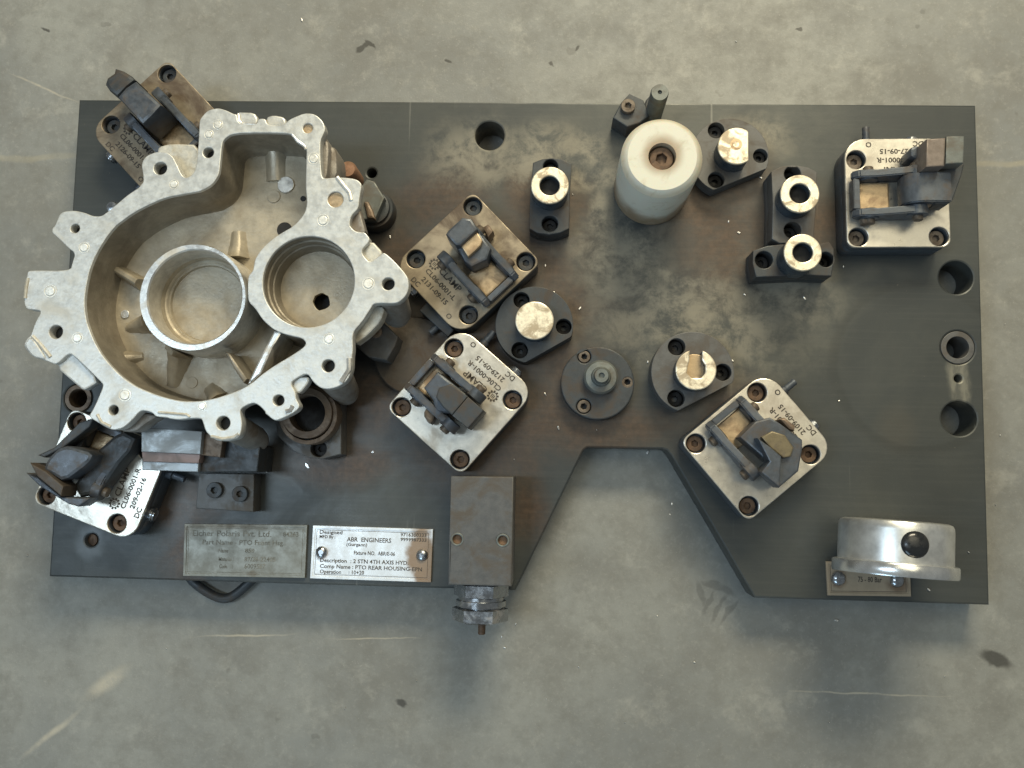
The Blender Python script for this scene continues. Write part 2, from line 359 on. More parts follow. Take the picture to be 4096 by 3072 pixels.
def floor_mat():
    t = NT('worn_concrete_floor')
    big = t.noise(3.4, 6, 0.62, dist=0.3); mid = t.noise(15, 9, 0.74, dist=0.15); fine = t.noise(90, 6, 0.7); grit = t.noise(600, 3, .6)
    c = t.mix(t.ramp(big, 0.32, 0.68), (0.205, 0.211, 0.200), (0.305, 0.306, 0.276))
    c = t.mix(t.math('MULTIPLY', t.ramp(mid, .42, .66), .60), c, (0.180, 0.175, 0.155))
    c = t.mix(t.math('MULTIPLY', t.ramp(t.noise(24, 8, .74, off=(3, 1, 0), dist=.15), .52, .70), .45), c, (0.43, 0.42, 0.37))
    c = t.mix(t.math('MULTIPLY', t.ramp(fine, .42, .70), .36), c, (0.17, 0.168, 0.145))
    c = t.mix(t.math('MULTIPLY', t.ramp(t.noise(190, 4, .7, off=(7, 2, 0)), .52, .70), .16), c, (0.46, 0.45, 0.40))
    c = t.mix(t.math('MULTIPLY', t.ramp(t.noise(38, 3, .5, off=(9, 4, 0)), .72, .76), .4), c, (0.11, 0.105, 0.09))
    c = t.mix(t.math('MULTIPLY', t.ramp(grit, .66, .74), .45), c, (0.48, 0.46, 0.41))
    F = lambda x, y: P2(x, y, -.036)
    def line(x0, y0, x1, y1, w, soft=.9, warp=.006, ws=30):
        a = F(x0, y0); b = F(x1, y1); m = (a + b) / 2; d = b - a
        return t.ramp(t.dist(m, d.length / 2, w, math.atan2(d.y, d.x), warp, ws), 1.0, 1 - soft)
    # poured joint
    s = t.n('ShaderNodeSeparateXYZ'); t.t.links.new(t.pos, s.inputs[0])
    a = F(0, 350); b = F(2210, 348); yl = (a.y + b.y) / 2
    yy = t.math('ADD', t.math('ABSOLUTE', t.math('SUBTRACT', t.math('ADD', s.outputs[1], t.ramp(t.noise(14, 4), .2, .8, -.004, .004)), yl)), 0)
    jt = t.math('MULTIPLY', t.ramp(yy, .0045, .001), t.ramp(t.noise(9, 4, off=(5, 5, 0)), .3, .6, .25, 1))
    c = t.mix(t.math('MULTIPLY', jt, .6), c, (0.38, 0.34, 0.24))
    below = t.ramp(t.math('SUBTRACT', s.outputs[1], yl), .0, -.006)
    c = t.mix(t.math('MULTIPLY', below, .20), c, (0.14, 0.135, 0.11))
    lt = None
    for q in [(30, 1650, 190, 1520, .004), (170, 1520, 290, 1430, .010), (0, 150, 190, 230, .0016), (390, 1378, 680, 1368, .0014), (940, 1378, 680, 1380, .001),
              (1640, 1490, 2090, 1508, .0012), (1810, 560, 1990, 700, .001)]:
        v = line(*q[:5]); lt = v if lt is None else t.math('MAXIMUM', lt, v)
    lt = t.math('MULTIPLY', lt, t.ramp(fine, .3, .6, .3, 1))
    c = t.mix(t.math('MULTIPLY', lt, .6), c, (0.56, 0.50, 0.38))
    dk = None
    for q in [(2106, 1400, 2194, 1448, .0078), (765, 110, 805, 92, .0030), (790, 84, 812, 108, .003), (960, 128, 975, 134, .002), (1240, 258 - 150, 1250, 100, .002),
              (850, 1510, 885, 1528, .004), (2000, 20, 1990, 28, .003), (1500, 1245, 1530, 1320, .0035), (1530, 1350, 1575, 1275, .0030), (1550, 1355, 1600, 1285, .0030), (1515, 1330, 1550, 1270, .0026), (1500, 1250, 1600, 1285, .004),
              (90, 60, 110, 70, .002), (1185, 135, 1200, 140, .002), (1975, 50, 1985, 60, .003), (1720, 60, 1735, 66, .0025)]:
        v = line(*q[:5], .5, .011, 75); v = t.math('MULTIPLY', v, .4) if q[4] in (.0030, .0035, .0026, .004) and q[0] > 1400 else v; dk = v if dk is None else t.math('MAXIMUM', dk, v)
    c = t.mix(t.math('MULTIPLY', dk, .8), c, (0.040, 0.038, 0.032))
    t.bump(t.math('ADD', t.math('MULTIPLY', fine, .5), t.math('MULTIPLY', grit, .5)), .35, .0008)
    return t.out(c, t.ramp(mid, .3, .7, .50, .68))
M['floor'] = floor_mat()

def label_mat(name, base, stain, spots, amount):
    t = NT(name)
    v = t.noise(90, 5, .7)
    c = t.mix(t.ramp(v, .3, .7), base, tuple(x * .86 for x in base))
    b = t.blobs(spots, .007, 150)
    c = t.mix(t.math('MULTIPLY', b, amount), c, stain)
    t.bump(t.noise(700, 2), .08, .0003)
    return t.out(c, t.ramp(v, .3, .7, .32, .5), 0.35)
M['name1'] = label_mat('tarnished_name_plate', (0.22, 0.218, 0.185), (0.12, 0.095, 0.06),
    [(pt(E1, 150, 250, 0), .012, .012, 0, .9), (pt(E1, 700, 200, 0), .07, .006, 0, .9), (pt(E1, 1150, 900, 0), .006, .005, 0, .9)], .8)
M['name2'] = label_mat('silver_name_plate', (0.80, 0.84, 0.87), (0.25, 0.15, 0.07),
    [(pt(E2, 1800, 620, 0), .0155, .021, 0, .35), (pt(E2, 1850, 900, 0), .012, .018, 0, .4), (pt(E2, 340, 600, 0), .007, .007, 0, .6), (pt(E2, 1800, 300, 0), .012, .008, 0, .7)], .9)
M['name3'] = label_mat('brass_tone_name_plate', (0.42, 0.345, 0.25), (0.17, 0.11, 0.07), [(pt(D8, 1070, 930, 0), .012, .009, 0, .6), (pt(D8, 420, 880, 0), .008, .008, 0, .6)], .8)

# ------------------------------------------------------------------ the setting
FZ = -0.036
bm = bmesh.new()
for x, y in ((-3, -3), (4, -3), (4, 4), (-3, 4)): bm.verts.new((x, y, FZ))
bm.faces.new(bm.verts); me = bpy.data.meshes.new('t'); bm.to_mesh(me); bm.free()
link('floor', me, M['floor'], label='worn grey concrete floor with scuffs and a joint line', kind='structure')

# ------------------------------------------------------------------ the fixture
FX = root('machining_fixture', (0.4, 0.2, FZ), 0, 'black steel machining fixture plate carrying clamps, locating pins, a white roller and a gauge', 'fixture')

outl = pts(FULL, [(316, 398), (3903, 420), (3958, 2420), (3018, 2391), (2846, 2096), (2685, 1822), (2668, 1802), (2650, 1796), (2350, 1790), (2335, 1800), (2062, 2362), (196, 2306)], 0)
holes = [(FULL, 1959, 543, 60), (FULL, 3824, 1110, 66), (FULL, 3831, 1390, 66), (FULL, 3833, 1514, 15), (FULL, 3836, 1674, 68), (FULL, 365, 2160, 27),
         (C5, 690, 205, 128), (E7, 775, 380, 82), (C6, 60, -60, 60)]
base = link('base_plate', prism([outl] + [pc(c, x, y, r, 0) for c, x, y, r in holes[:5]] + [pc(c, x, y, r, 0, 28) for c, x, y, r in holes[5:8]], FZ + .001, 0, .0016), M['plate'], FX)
def ring_mesh(c, x, y, ro, ri, z, z0, b=.0004, n=40):
    return prism([pc(c, x, y, ro, z, n), pc(c, x, y, ri, z, n)], z0, z, b)
link('bushing', ring_mesh(FULL, 3831, 1390, 65, 44, 0.0008, -.03), M['grey'], base)
link('bushing', ring_mesh(C5, 690, 205, 124, 84, 0.0010, -.03), M['tandark'], base)
hex6 = lambda r, a=0.3: circ(0, 0, r, 6, a, a + 2 * math.pi)
def screw_mesh(r, h, hexr, mat, n=28):
    me = join(prism([circ(0, 0, r, n), hex6(hexr)], -h, 0, .0005), prism([circ(0, 0, r * .8, n)], -h - .001, -h * .62, .0001))
    me.name = 'screw'; me.materials.append(mat); return me
def button_mesh(r, mat):
    me = join(lathe([(r, 0), (r, .0006), (r * .95, r * .28), (r * .75, r * .52), (r * .42, r * .64)], n=28), lathe([(r * .38, r * .2), (r * .36, r * .655)], n=6))
    me.name = 'button_screw'; me.materials.append(mat); return me
SCR = screw_mesh(.0066, .006, .0030, M['rust']); SCR2 = screw_mesh(.0066, .006, .0030, M['screw']); SCRB = screw_mesh(.0066, .006, .0030, M['black'])
s0 = link('plate_screw', prism([pc(FULL, 365, 2160, 25, -.006, 24)], -.02, -.006, .0004), M['rust'], base)

# ---- hydraulic clamps: canonical parts in clamp coordinates (x = towards the piston, y = away from the engraving)
R_ = Vector
def rounded(x0, x1, y0, y1, rr):
    P = []
    for (cx, cy, a, r) in ((x1, y1, 0, rr[0]), (x0, y1, 90, rr[1]), (x0, y0, 180, rr[2]), (x1, y0, 270, rr[3])):
        sx = -1 if cx == x1 else 1; sy = -1 if cy == y1 else 1
        for k in range(7):
            t = math.radians(a + 90 * k / 6); P.append(R_((cx + sx * r + r * math.cos(t), cy + sy * r + r * math.sin(t))))
    return P
CH_ = [(33, 33), (33, -33), (-33, 33), (-33, -33)]
cpoly = [p * .001 for p in rounded(-42.5, 42.5, -51, 42, (7, 7, 15, 17))]
cholesu = [[R_((x * .001 + q.x, y * .001 + q.y)) for q in circ(0, 0, .0080, 32)] for x, y in CH_]
CT = .030
body_me = join(prism([cpoly], 0.0002, .019, .0012), prism([offset(cpoly, -.0003)] + cholesu, .0188, CT - .0032, .0002)); body_me.name = 'clamp_body'; body_me.materials.append(M['cbody'])
cover_me = prism([cpoly] + cholesu, CT - .0034, CT, .0007); cover_me.name = 'cover_plate'
link_me = join(side([(-.014, .034), (-.008, .031), (.034, .031), (.040, .035), (.041, .041), (.036, .046), (.022, .047), (-.004, .055), (-.012, .054), (-.016, .047)], -.0031, .0031, .001), move(lathe([(.0070, -.0042), (.0078, -.0036), (.0078, .0036), (.0070, .0042)], 'Y', 24), .026, 0, .037), move(lathe([(.0078, -.0042), (.0086, -.0036), (.0086, .0036), (.0078, .0042)], 'Y', 24), -.009, 0, .0475)); link_me.name = 'side_link'; link_me.materials.append(M['black2'])
bar_me = box(-.0025, .0025, -.0128, .0128, .0305, .043); bar_me.name = 'cross_bar'; bar_me.materials.append(M['black2'])
arm_me = side([(-.032, .036), (.000, .034), (.004, .040), (.004, .052), (.000, .058), (-.010, .062), (-.032, .060)], -.0122, .0122, .001); arm_me.name = 'clamp_arm'; arm_me.materials.append(M['black2'])
rodd_me = prism([[R_(p) for p in ((.008, -.0122), (.033, -.0122), (.033, .0122), (.008, .0122))]], CT - .001, CT + .004, .0015); rodd_me.name = 'piston_pad'; rodd_me.materials.append(M['tan'])
pin_me = lathe([(.0030, -.0040), (.0042, -.0032), (.0042, .0032), (.0030, .0040)], 'Y', 16); pin_me.name = 'pivot_pin'; pin_me.materials.append(M['screw'])
plug_me = lathe([(.0062, 0), (.0062, .0035), (.0050, .0042), (.0050, .0052)], 'Y', 20); plug_me.name = 'port_plug'; plug_me.materials.append(M['chrome'])
stud_me = lathe([(.0045, 0), (.0045, .005), (.0028, .005), (.0032, .007), (.0028, .009), (.0032, .011), (.0028, .013), (.0032, .015), (.0028, .016)], 'Y', 16); stud_me.name = 'bleed_stud'; stud_me.materials.append(M['black2'])
plug_me.transform(Matrix.Scale(-1, 4, (0, 1, 0))); plug_me.flip_normals(); stud_me.transform(Matrix.Scale(-1, 4, (0, 1, 0))); stud_me.flip_normals()

def text_mesh(s, size, x, y, z, align='LEFT', sx=1.0, bold=0.0):
    cu = bpy.data.curves.new('t', 'FONT'); cu.body = s; cu.size = size; cu.align_x = align; cu.extrude = .00012; cu.offset = bold; cu.resolution_u = 2
    o = bpy.data.objects.new('t', cu); COL.objects.link(o); me = bpy.data.meshes.new_from_object(o)
    bpy.data.objects.remove(o); bpy.data.curves.remove(cu)
    me.transform(Matrix.Translation((x, y, z)) @ Matrix.Scale(sx, 4, (1, 0, 0))); return me
def logo_mesh(x, y, z, r):
    out = []
    for i in range(10):
        a = 2 * math.pi * i / 10; out.append(circ(x + r * math.cos(a), y + r * math.sin(a), r * .22, 6))
    ms = [prism([c], z - .0001, z + .00012, .00002) for c in out] + [prism([circ(x, y, r * .86, 20), circ(x, y, r * .72, 20)], z - .0001, z + .00012, .00002)]
    for k in (-.3, 0, .3): ms.append(prism([[R_((x + k * r - .0003, y - r * .4)), R_((x + k * r + .0003, y - r * .4)), R_((x + k * r + .0003, y + r * .4)), R_((x + k * r - .0003, y + r * .4))]], z - .0001, z + .00012, .00002))
    return join(*ms)

def clamp(cc, center, uvec, label, cover, scr, txt, zoff=0.0, parts='LAR'):
    p = pt(cc, center[0], center[1], CT); q = pt(cc, center[0] + uvec[0], center[1] + uvec[1], CT)
    rz = math.atan2(q.y - p.y, q.x - p.x)
    fx = FX.location
    b = place('hydraulic_clamp', body_me, None, p.x - fx.x, p.y - fx.y, 0 - fx.z, FX, label, rz)
    cm = cover_me.copy(); cm.materials.clear(); cm.materials.append(cover); place('cover_plate', cm, None, 0, 0, 0, b)
    for i, (x, y) in enumerate(CH_):
        place('screw', scr, None, x * .001, y * .001, CT - .0062, b, rz=i * 1.3)
    for sg in (-1, 1): place('side_link', link_me, None, 0, sg * .0162, 0, b)
    place('cross_bar', bar_me, None, .0375, 0, 0, b)
    if 'A' in parts: place('clamp_arm', arm_me, None, 0, 0, 0, b)
    place('piston_pad', rodd_me, None, 0, 0, 0, b)
    for px_, pz_ in ((.026, .037), (-.009, .0475)):
        for sg in (-1, 1): place('pivot_pin', pin_me, None, px_, sg * .0205, pz_, b)
    place('port_plug', plug_me, None, -.018, -.0508, .016, b); place('bleed_stud', stud_me, None, .019, -.0508, .014, b)
    ms = [text_mesh('CLAMP', .0075, -.012, -.0265, CT + .0001, sx=1.05, bold=.00014), text_mesh('CL06-0001-' + txt[0], .0059, -.020, -.0345, CT + .0001, sx=1.12, bold=.00014),
          text_mesh(txt[1], .0059, -.017, -.0420, CT + .0001, sx=1.12, bold=.00014), text_mesh('DC', .0062, -.023, -.0485, CT + .0001, bold=.00014), text_mesh('O', .0062, .020, -.0480, CT + .0001, bold=.00014),
          logo_mesh(-.0185, -.0245, CT + .0001, .0042)]
    link('engraved_text', join(*ms), M['ink'], b, world=False)
    return b
def piece(name, parent, c, L, z0, z1, mat, b=.0009, sm=0, label=None):
    P = pts(c, L, z1)
    if sm: P = smooth(P, sm, .2)
    return link(name, prism([P], z0, z1, b), mat, parent, label)

k = clamp(D2, (927, 894), (-575, -510), 'hydraulic clamp with black square nose, in the middle between casting and hole-faced disc', M['cover'], SCR, ('R', '2129-09-15'), parts='L')
piece('clamp_arm', k, D2, [(600, 740), (740, 580), (830, 650), (1010, 790), (850, 1000), (720, 980), (690, 860)], .034, .052, M['black2'], .002)
piece('clamp_nose', k, D2, [(880, 1010), (790, 930), (720, 830), (750, 740), (870, 700), (1000, 790), (1035, 825)], .034, .068, M['black'], .0012, 0, 'black machined nose of the clamp')
piece('clamp_nose', k, D2, [(1035, 1140), (880, 1012), (1037, 827), (1190, 960)], .034, .070, M['black'], .0008)
piece('link_knuckle', k, D2, [(590, 1000), (650, 900), (720, 980), (700, 1060), (660, 1105)], .031, .048, M['screw'], .002, 1)
piece('link_knuckle', k, D2, [(720, 1010), (790, 960), (850, 1030), (800, 1100)], .031, .044, M['tandark'], .002, 1)

k = clamp(D1, (940, 838), (500, 525), 'brown oily hydraulic clamp with blue-grey rounded nose, left of the slotted pin', M['coverdirty'], SCRB, ('L', '2131-09-15'), parts='L')
piece('clamp_arm', k, D1, [(800, 700), (1010, 540), (1140, 720), (1100, 830), (950, 900), (880, 850)], .034, .060, M['black2'], .002)
piece('clamp_nose', k, D1, [(695, 580), (720, 540), (860, 415), (950, 430), (1010, 530), (840, 690), (790, 690)], .034, .072, M['black2'], .002, 0, 'blue-grey rounded nose of the clamp')
piece('nose_pad', k, D1, [(840, 690), (1005, 560), (1055, 640), (1040, 690), (915, 805)], .05, .066, M['tan'], .001)
piece('link_knuckle', k, D1, [(1060, 510), (1110, 480), (1165, 550), (1110, 620)], .031, .05, M['tandark'], .002)

k = clamp(D4, (1078, 1083), (-910, 5), 'hydraulic clamp with tan and grey hook nose near the upper right plate corner', M['cover'], SCR2, ('R', '2127-09-15'), parts='LA')
piece('clamp_nose', k, D4, [(1395, 730), (1820, 700), (1790, 830), (1690, 1110), (1640, 1150), (1500, 1150), (1430, 1040), (1500, 960), (1520, 830), (1400, 820)], .038, .058, M['black'], .001, 0, 'dark hooked nose of the clamp')
piece('nose_pad', k, D4, [(1402, 430), (1612, 415), (1600, 730), (1395, 740)], .045, .074, metal('brown_grey_nose', (0.20, 0.165, 0.14), BROWN, .4, (.4, .55), .3, 60), .0012)
piece('nose_pad', k, D4, [(1620, 400), (1818, 395), (1812, 697), (1610, 705)], .045, .072, M['fixturegrey'], .001)
piece('link_knuckle', k, D4, [(1220, 530), (1290, 500), (1370, 520), (1390, 640), (1230, 640)], .031, .054, M['black2'], .002, 1)
piece('link_knuckle', k, D4, [(1330, 1040), (1420, 990), (1500, 1040), (1480, 1150), (1400, 1210), (1330, 1180)], .031, .054, M['tandark'], .002, 1)
piece('link_knuckle', k, D4, [(670, 1290), (820, 1270), (835, 1350), (700, 1380)], .031, .040, M['screw'], .002, 1)

k = clamp(D7, (925, 883), (-525, -615), 'hydraulic clamp with yellow-stained fin nose, right of the plate notch', M['cover'], SCR, ('R', '2109-09-15'), parts='L')
piece('clamp_arm', k, D7, [(790, 760), (950, 600), (1100, 560), (1200, 620), (1430, 790), (1430, 880), (1390, 1110), (1190, 1280), (1000, 1110), (1090, 1020)], .034, .056, M['black2'], .0015)
piece('nose_pad', k, D7, [(1010, 760), (1120, 700), (1250, 740), (1340, 870), (1310, 960), (1235, 975), (1100, 870)], .05, .060, metal('mustard_stained_steel', (0.20, 0.165, 0.10), (0.10, 0.085, 0.07), .4, (.35, .5), .4, 50), .001)
piece('clamp_nose', k, D7, [(970, 770), (1105, 865), (1215, 960), (1195, 1275), (1010, 1120), (1095, 1010)], .05, .068, M['black2'], .001, 0, 'grey fin-shaped nose of the clamp')
piece('link_knuckle', k, D7, [(1200, 580), (1250, 560), (1360, 650), (1350, 700), (1290, 680)], .031, .050, M['tandark'], .002)

k = clamp(C1, (1549, 714), (505, 545), 'oily hydraulic clamp half under the casting at the upper left plate corner', M['coverdirty'], SCRB, ('L', '2126-09-15'), parts='L')
piece('clamp_arm', k, C1, [(1110, 440), (1190, 350), (1280, 290), (1530, 520), (1440, 620), (1350, 705)], .036, .074, M['black2'], .003, 0)
piece('clamp_nose', k, C1, [(990, 320), (1010, 260), (1075, 215), (1085, 165), (1160, 190), (1240, 240), (1280, 280), (1200, 340), (1110, 435), (1030, 380)], .040, .068, M['black'], .003, 0, 'black rough nose of the clamp')

k = clamp(C5, (855, 862), (285, -690), 'silver hydraulic clamp with wedge nose hanging over the left plate edge', M['cover'], SCR, ('R', '209-02-16'), parts='L')
piece('clamp_arm', k, C5, [(500, 650), (600, 620), (830, 690), (790, 780), (560, 950), (450, 880), (380, 850), (400, 760)], .036, .070, M['black2'], .003, 1)
piece('clamp_nose', k, C5, [(262, 775), (400, 850), (560, 985), (540, 1075), (330, 900)], .05, .074, M['browndark'], .001, 0, 'brown and blue wedge nose of the clamp')
piece('clamp_nose', k, C5, [(225, 865), (335, 905), (545, 1080), (800, 1090), (690, 1165), (600, 1140), (350, 985)], .045, .066, M['black2'], .001)
piece('side_link', k, C5, [(800, 720), (1000, 540), (1090, 500), (1200, 560), (1150, 680), (1060, 780), (940, 960), (800, 1060), (700, 1080), (640, 980), (780, 800)], .031, .052, M['black'], .003)  # lower link, its black outline widened to take in the shade beside it
piece('side_link', k, C5, [(330, 710), (480, 640), (700, 420), (830, 380), (790, 460), (560, 640), (390, 730)], .05, .066, M['black'], .001)

# ---- locating pins and rest pads
def cbore_block(name, label, c, poly, z, hs, mat=M['grey'], sm=0, hr=None):
    P = pts(c, poly, z)
    if sm: P = smooth(P, sm, .22)
    hl = [pc(c, x, y, r, z, 28) for x, y, r in hs]
    o = link(name, join(prism([P], .0002, z * .35, .0006), prism([offset(P, -.0001)] + hl, z * .34, z, .0008)), mat, FX, label)
    for x, y, r in hs:
        rr = rad(c, r, z) * .86; p = pt(c, x, y, z)
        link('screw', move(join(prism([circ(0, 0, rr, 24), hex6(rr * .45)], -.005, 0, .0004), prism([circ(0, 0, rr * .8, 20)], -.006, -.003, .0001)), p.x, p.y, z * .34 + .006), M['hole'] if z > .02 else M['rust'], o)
    return o
def top_pin(o, c, x, y, r, z, z0, bore=None, mat=None, shape=None):
    p = pt(c, x, y, z); R = rad(c, r, z)
    L = shape or [circ(p.x, p.y, R, 48)]
    if bore: b = pt(c, bore[0], bore[1], z); L = L + [circ(b.x, b.y, rad(c, bore[2], z), 36)]; link('bore', prism([circ(b.x, b.y, rad(c, bore[2], z) + .001, 30)], z0, z - .010, .0002), M['hole'], o)  # dark disc low in the bore paints its shade
    link('pin_shank', prism([[q for q in ([v for v in offset(L[0], -.0004)])]] + ([offset(L[1], .0002)] if len(L) > 1 else []), z0, z - .0028, .0004), M['pinside'], o)
    link('pin_face', prism(L, z - .0030, z, .0009), mat or M['pin'], o)

o = cbore_block('locating_pin', 'upright bored locating pin on black block, left of the white roller', E4,
    [(640, 830), (740, 790), (855, 777), (970, 795), (1070, 845), (1050, 1200), (1045, 1560), (940, 1610), (820, 1630), (690, 1610), (600, 1560), (610, 1200)], .024, [(835, 874, 84), (828, 1505, 90)], M['black'])
top_pin(o, E4, 828, 1080, 215, .046, .02, (825, 1083, 112))
o = cbore_block('locating_pin', 'upper of the two stacked bored locating pins left of the corner clamp', D5,
    [(650, 235), (760, 180), (900, 165), (1060, 190), (1160, 240), (1150, 600), (1120, 1000), (900, 1035), (740, 1030), (655, 985), (665, 600)], .030, [(885, 265, 92), (885, 885, 93)], M['grey'])
top_pin(o, D5, 968, 483, 218, .050, .025, (968, 480, 112))
o = cbore_block('locating_pin', 'lower of the two stacked bored locating pins, on a crosswise black block', D5,
    [(450, 1110), (600, 1060), (760, 1040), (1150, 1045), (1290, 1015), (1345, 1090), (1350, 1210), (1320, 1395), (1000, 1385), (480, 1408), (442, 1250)], .029, [(570, 1215, 97), (1254, 1212, 84)], M['black'])
top_pin(o, D5, 1000, 1133, 210, .055, .025, (1000, 1133, 110))

def flat_disc(c, x, y, R, nx, ny, d, z):
    p = pt(c, x, y, z); r = rad(c, R, z); dd = rad(c, d, z); n = Vector((nx, -ny)).normalized()
    out = []
    for q in circ(0, 0, r, 72):
        s = q.dot(n)
        if s > dd: q = q - n * (s - dd)
        out.append(q + p.to_2d())
    return out
def disc_base(label, c, x, y, R, nx, ny, d, z, hs, mat=M['black']):
    P = flat_disc(c, x, y, R, nx, ny, d, z); hl = [pc(c, a, b, r, z, 28) for a, b, r in hs]
    o = link('rest_pad', join(prism([P], .0002, z * .3, .0006), prism([offset(P, -.0001)] + hl, z * .29, z, .0004)), mat, FX, label)
    for a, b, r in hs:
        rr = rad(c, r, z) * .86; p = pt(c, a, b, z)
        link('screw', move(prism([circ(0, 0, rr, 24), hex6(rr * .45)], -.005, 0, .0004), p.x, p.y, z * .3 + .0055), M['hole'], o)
    return o
o = disc_base('round rest pad with smooth full bright face, beside the middle clamps', D1, 1565, 1475, 388, .51, .86, 285, .022, [(1440, 1230, 80), (1855, 1490, 78), (1422, 1722, 82)])
top_pin(o, D1, 1568, 1430, 192, .040, .02)
o = disc_base('rest pad whose bright face is cut straight on one side, right of the roller', D3, 1398, 795, 388, .397, .917, 262, .018, [(1265, 545, 82), (1700, 795, 72), (1265, 1030, 82)], M['grey'])
p = pt(D3, 1470, 697, .040); r = rad(D3, 190, .04); cut = pt(D3, 1586, 697, .040).x
top_pin(o, D3, 1470, 697, 190, .040, .015, shape=[[Vector((min(q.x, cut), q.y)) for q in circ(p.x, p.y, r, 60)]])
p2 = pt(D3, 1462, 680, .0402); link('centre_mark', move(prism([circ(0, 0, rad(D3, 60, .04), 24), circ(0, 0, rad(D3, 30, .04), 20)], 0, .0003, .0001), p2.x, p2.y, .0398), M['tan'], o)
o = disc_base('rest pad with a keyhole slot cut into its bright face, beside the notch', D6, 1525, 467, 405, .475, .88, 268, .022, [(1368, 215, 85), (1822, 465, 84), (1363, 720, 85)], M['grey'])
p = pt(D6, 1565, 440, .042); r = rad(D6, 200, .042); kx = r / 200
L = []
for i in range(57):
    a = math.radians(90 + 17.5 + (360 - 35) * i / 56); L.append(Vector((p.x + r * math.cos(a) - 6 * kx, p.y + r * math.sin(a))))
slot = [(1621, 300), (1620, 345), (1652, 395), (1650, 470), (1610, 520), (1515, 520), (1468, 470), (1478, 400), (1494, 350), (1494, 300)]
L += pts(D6, slot, .042)
top_pin(o, D6, 1565, 440, 200, .042, .02, shape=[L])
link('slot_floor', prism([circ(p.x, p.y, r * .86, 30)], .02, .030, .0004), M['tan'], o)

z = .014; p = pt(D6, 590, 570, z); R = rad(D6, 362, z)
hs = [(460, 310, 66), (885, 560, 70), (455, 800, 72)]
o = link('centring_disc', join(prism([circ(p.x, p.y, R, 72)], .0002, z * .4, .0006), prism([circ(p.x, p.y, R - .0001, 72)] + [pc(D6, a, b, r, z, 26) for a, b, r in hs], z * .39, z, .0012)), M['black'], FX, 'flat black three-screw disc with a stepped hub, above the notch')
for a, b, r in hs:
    q = pt(D6, a, b, z); rr = rad(D6, r, z) * .9
    link('screw', move(prism([circ(0, 0, rr, 24), hex6(rr * .5)], -.005, 0, .0006), q.x, q.y, z - .0008), M['screw'], o)
q = pt(D6, 625, 508, .024)
link('hub', move(join(lathe([(rad(D6, 168, .024), 0), (rad(D6, 168, .024), .008), (rad(D6, 150, .024), .010), (rad(D6, 100, .024), .0105), (rad(D6, 86, .024), .014)], n=48), lathe([(rad(D6, 80, .03), .012), (rad(D6, 80, .03), .018), (rad(D6, 66, .03), .020), (rad(D6, 30, .03), .020), (rad(D6, 26, .03), .017)], n=36)), q.x, q.y, .0135), M['fixturegrey'], o)

# white roller
zt = .085; p = pt(D3, 735, 800, zt); R = rad(D3, 412, zt)
ro = link('nylon_roller', move(join(lathe([(R, .001), (R, zt - .006), (R * .985, zt - .0045), (R * .84, zt), (R * .34, zt), (R * .33, zt - .0006), (R * .33, zt - .012), (R * .1, zt - .012)], n=72)), p.x, p.y, 0), M['nylon'], FX, 'tall white nylon roller with brown stained foot and a socket screw in its top')
link('screw', move(screw_mesh(R * .29, .007, R * .145, M['screw']), p.x, p.y, zt - .0055), M['rust'], ro)

# stop block with post behind the roller
o = piece('stop_block', FX, D3, [(415, 180), (550, 245), (610, 400), (520, 470), (390, 510), (250, 420), (330, 270)], .0002, .026, M['black'], .001, 0, 'small black stop block with round post, behind the roller')
q = pt(D3, 400, 300, .031); link('screw', move(screw_mesh(rad(D3, 72, .03), .006, rad(D3, 34, .03), M['screw']), q.x, q.y, .031), M['screw'], o)
o2 = piece('stop_lug', o, D3, [(560, 260), (640, 170), (740, 200), (760, 330), (640, 420), (560, 360)], .0002, .020, M['black'], .0015, 1)
q = pt(D3, 712, 168, .062)
link('stop_post', move(join(lathe([(rad(D3, 92, .062), 0), (rad(D3, 92, .062), .058), (rad(D3, 84, .062), .0605), (rad(D3, 22, .062), .0605), (rad(D3, 20, .062), .058), (rad(D3, 4, .062), .0578)], n=36)), q.x, q.y, .0015), M['fixturegrey'], o)

# manifold block and its hydraulic fitting
mz = .050; P = pts(E3, [(228, 120), (785, 125), (765, 1098), (205, 1082)], mz)
o = link('manifold_block', prism([P, pc(E3, 285, 680, 48, mz, 24), pc(E3, 688, 690, 52, mz, 24)], .0002, mz, .0012), M['grey'], FX, 'dark rectangular manifold block with two screws and a fitting over the front edge')
for x, y in ((285, 680), (688, 690)):
    q = pt(E3, x, y, mz); link('screw', move(prism([circ(0, 0, .0055, 24), circ(0, 0, .0038, 18)], -.006, 0, .0006), q.x, q.y, mz + .0004), M['fixturegrey'], o)
    link('screw_socket', move(prism([circ(0, 0, .0041, 18)], -.008, -.0036, .0001), q.x, q.y, mz), metal('orange_rust_%d' % x, (0.20, 0.12, 0.07), BROWN, .4, (.6, .8), 0, 120), o)
fz = .024
y1 = pt(E3, 487, 1085, mz).y; xc = pt(E3, 487, 1250, fz + .01).x
def Y(v): return pt(E3, 487, v, fz + .016).y
hexprof = lambda r, ya, yb: [(r * .86, ya), (r, ya - .0012 if ya > yb else ya), (r, yb + .0012), (r * .86, yb)]
ff = link('hex_fitting', move(lathe(hexprof(.0225, Y(1080), Y(1212)), 'Y', 6), xc, 0, fz), M['chrome'], o)
link('fitting_collar', move(lathe([(.0185, Y(1200)), (.0185, Y(1235)), (.0205, Y(1240)), (.0205, Y(1288)), (.018, Y(1295)), (.018, Y(1310))], 'Y', 36), xc, 0, fz), M['chrome'], o)
link('hex_nut', move(lathe(hexprof(.0232, Y(1300), Y(1435)), 'Y', 6), xc - .0005, 0, fz), M['chrome'], o)
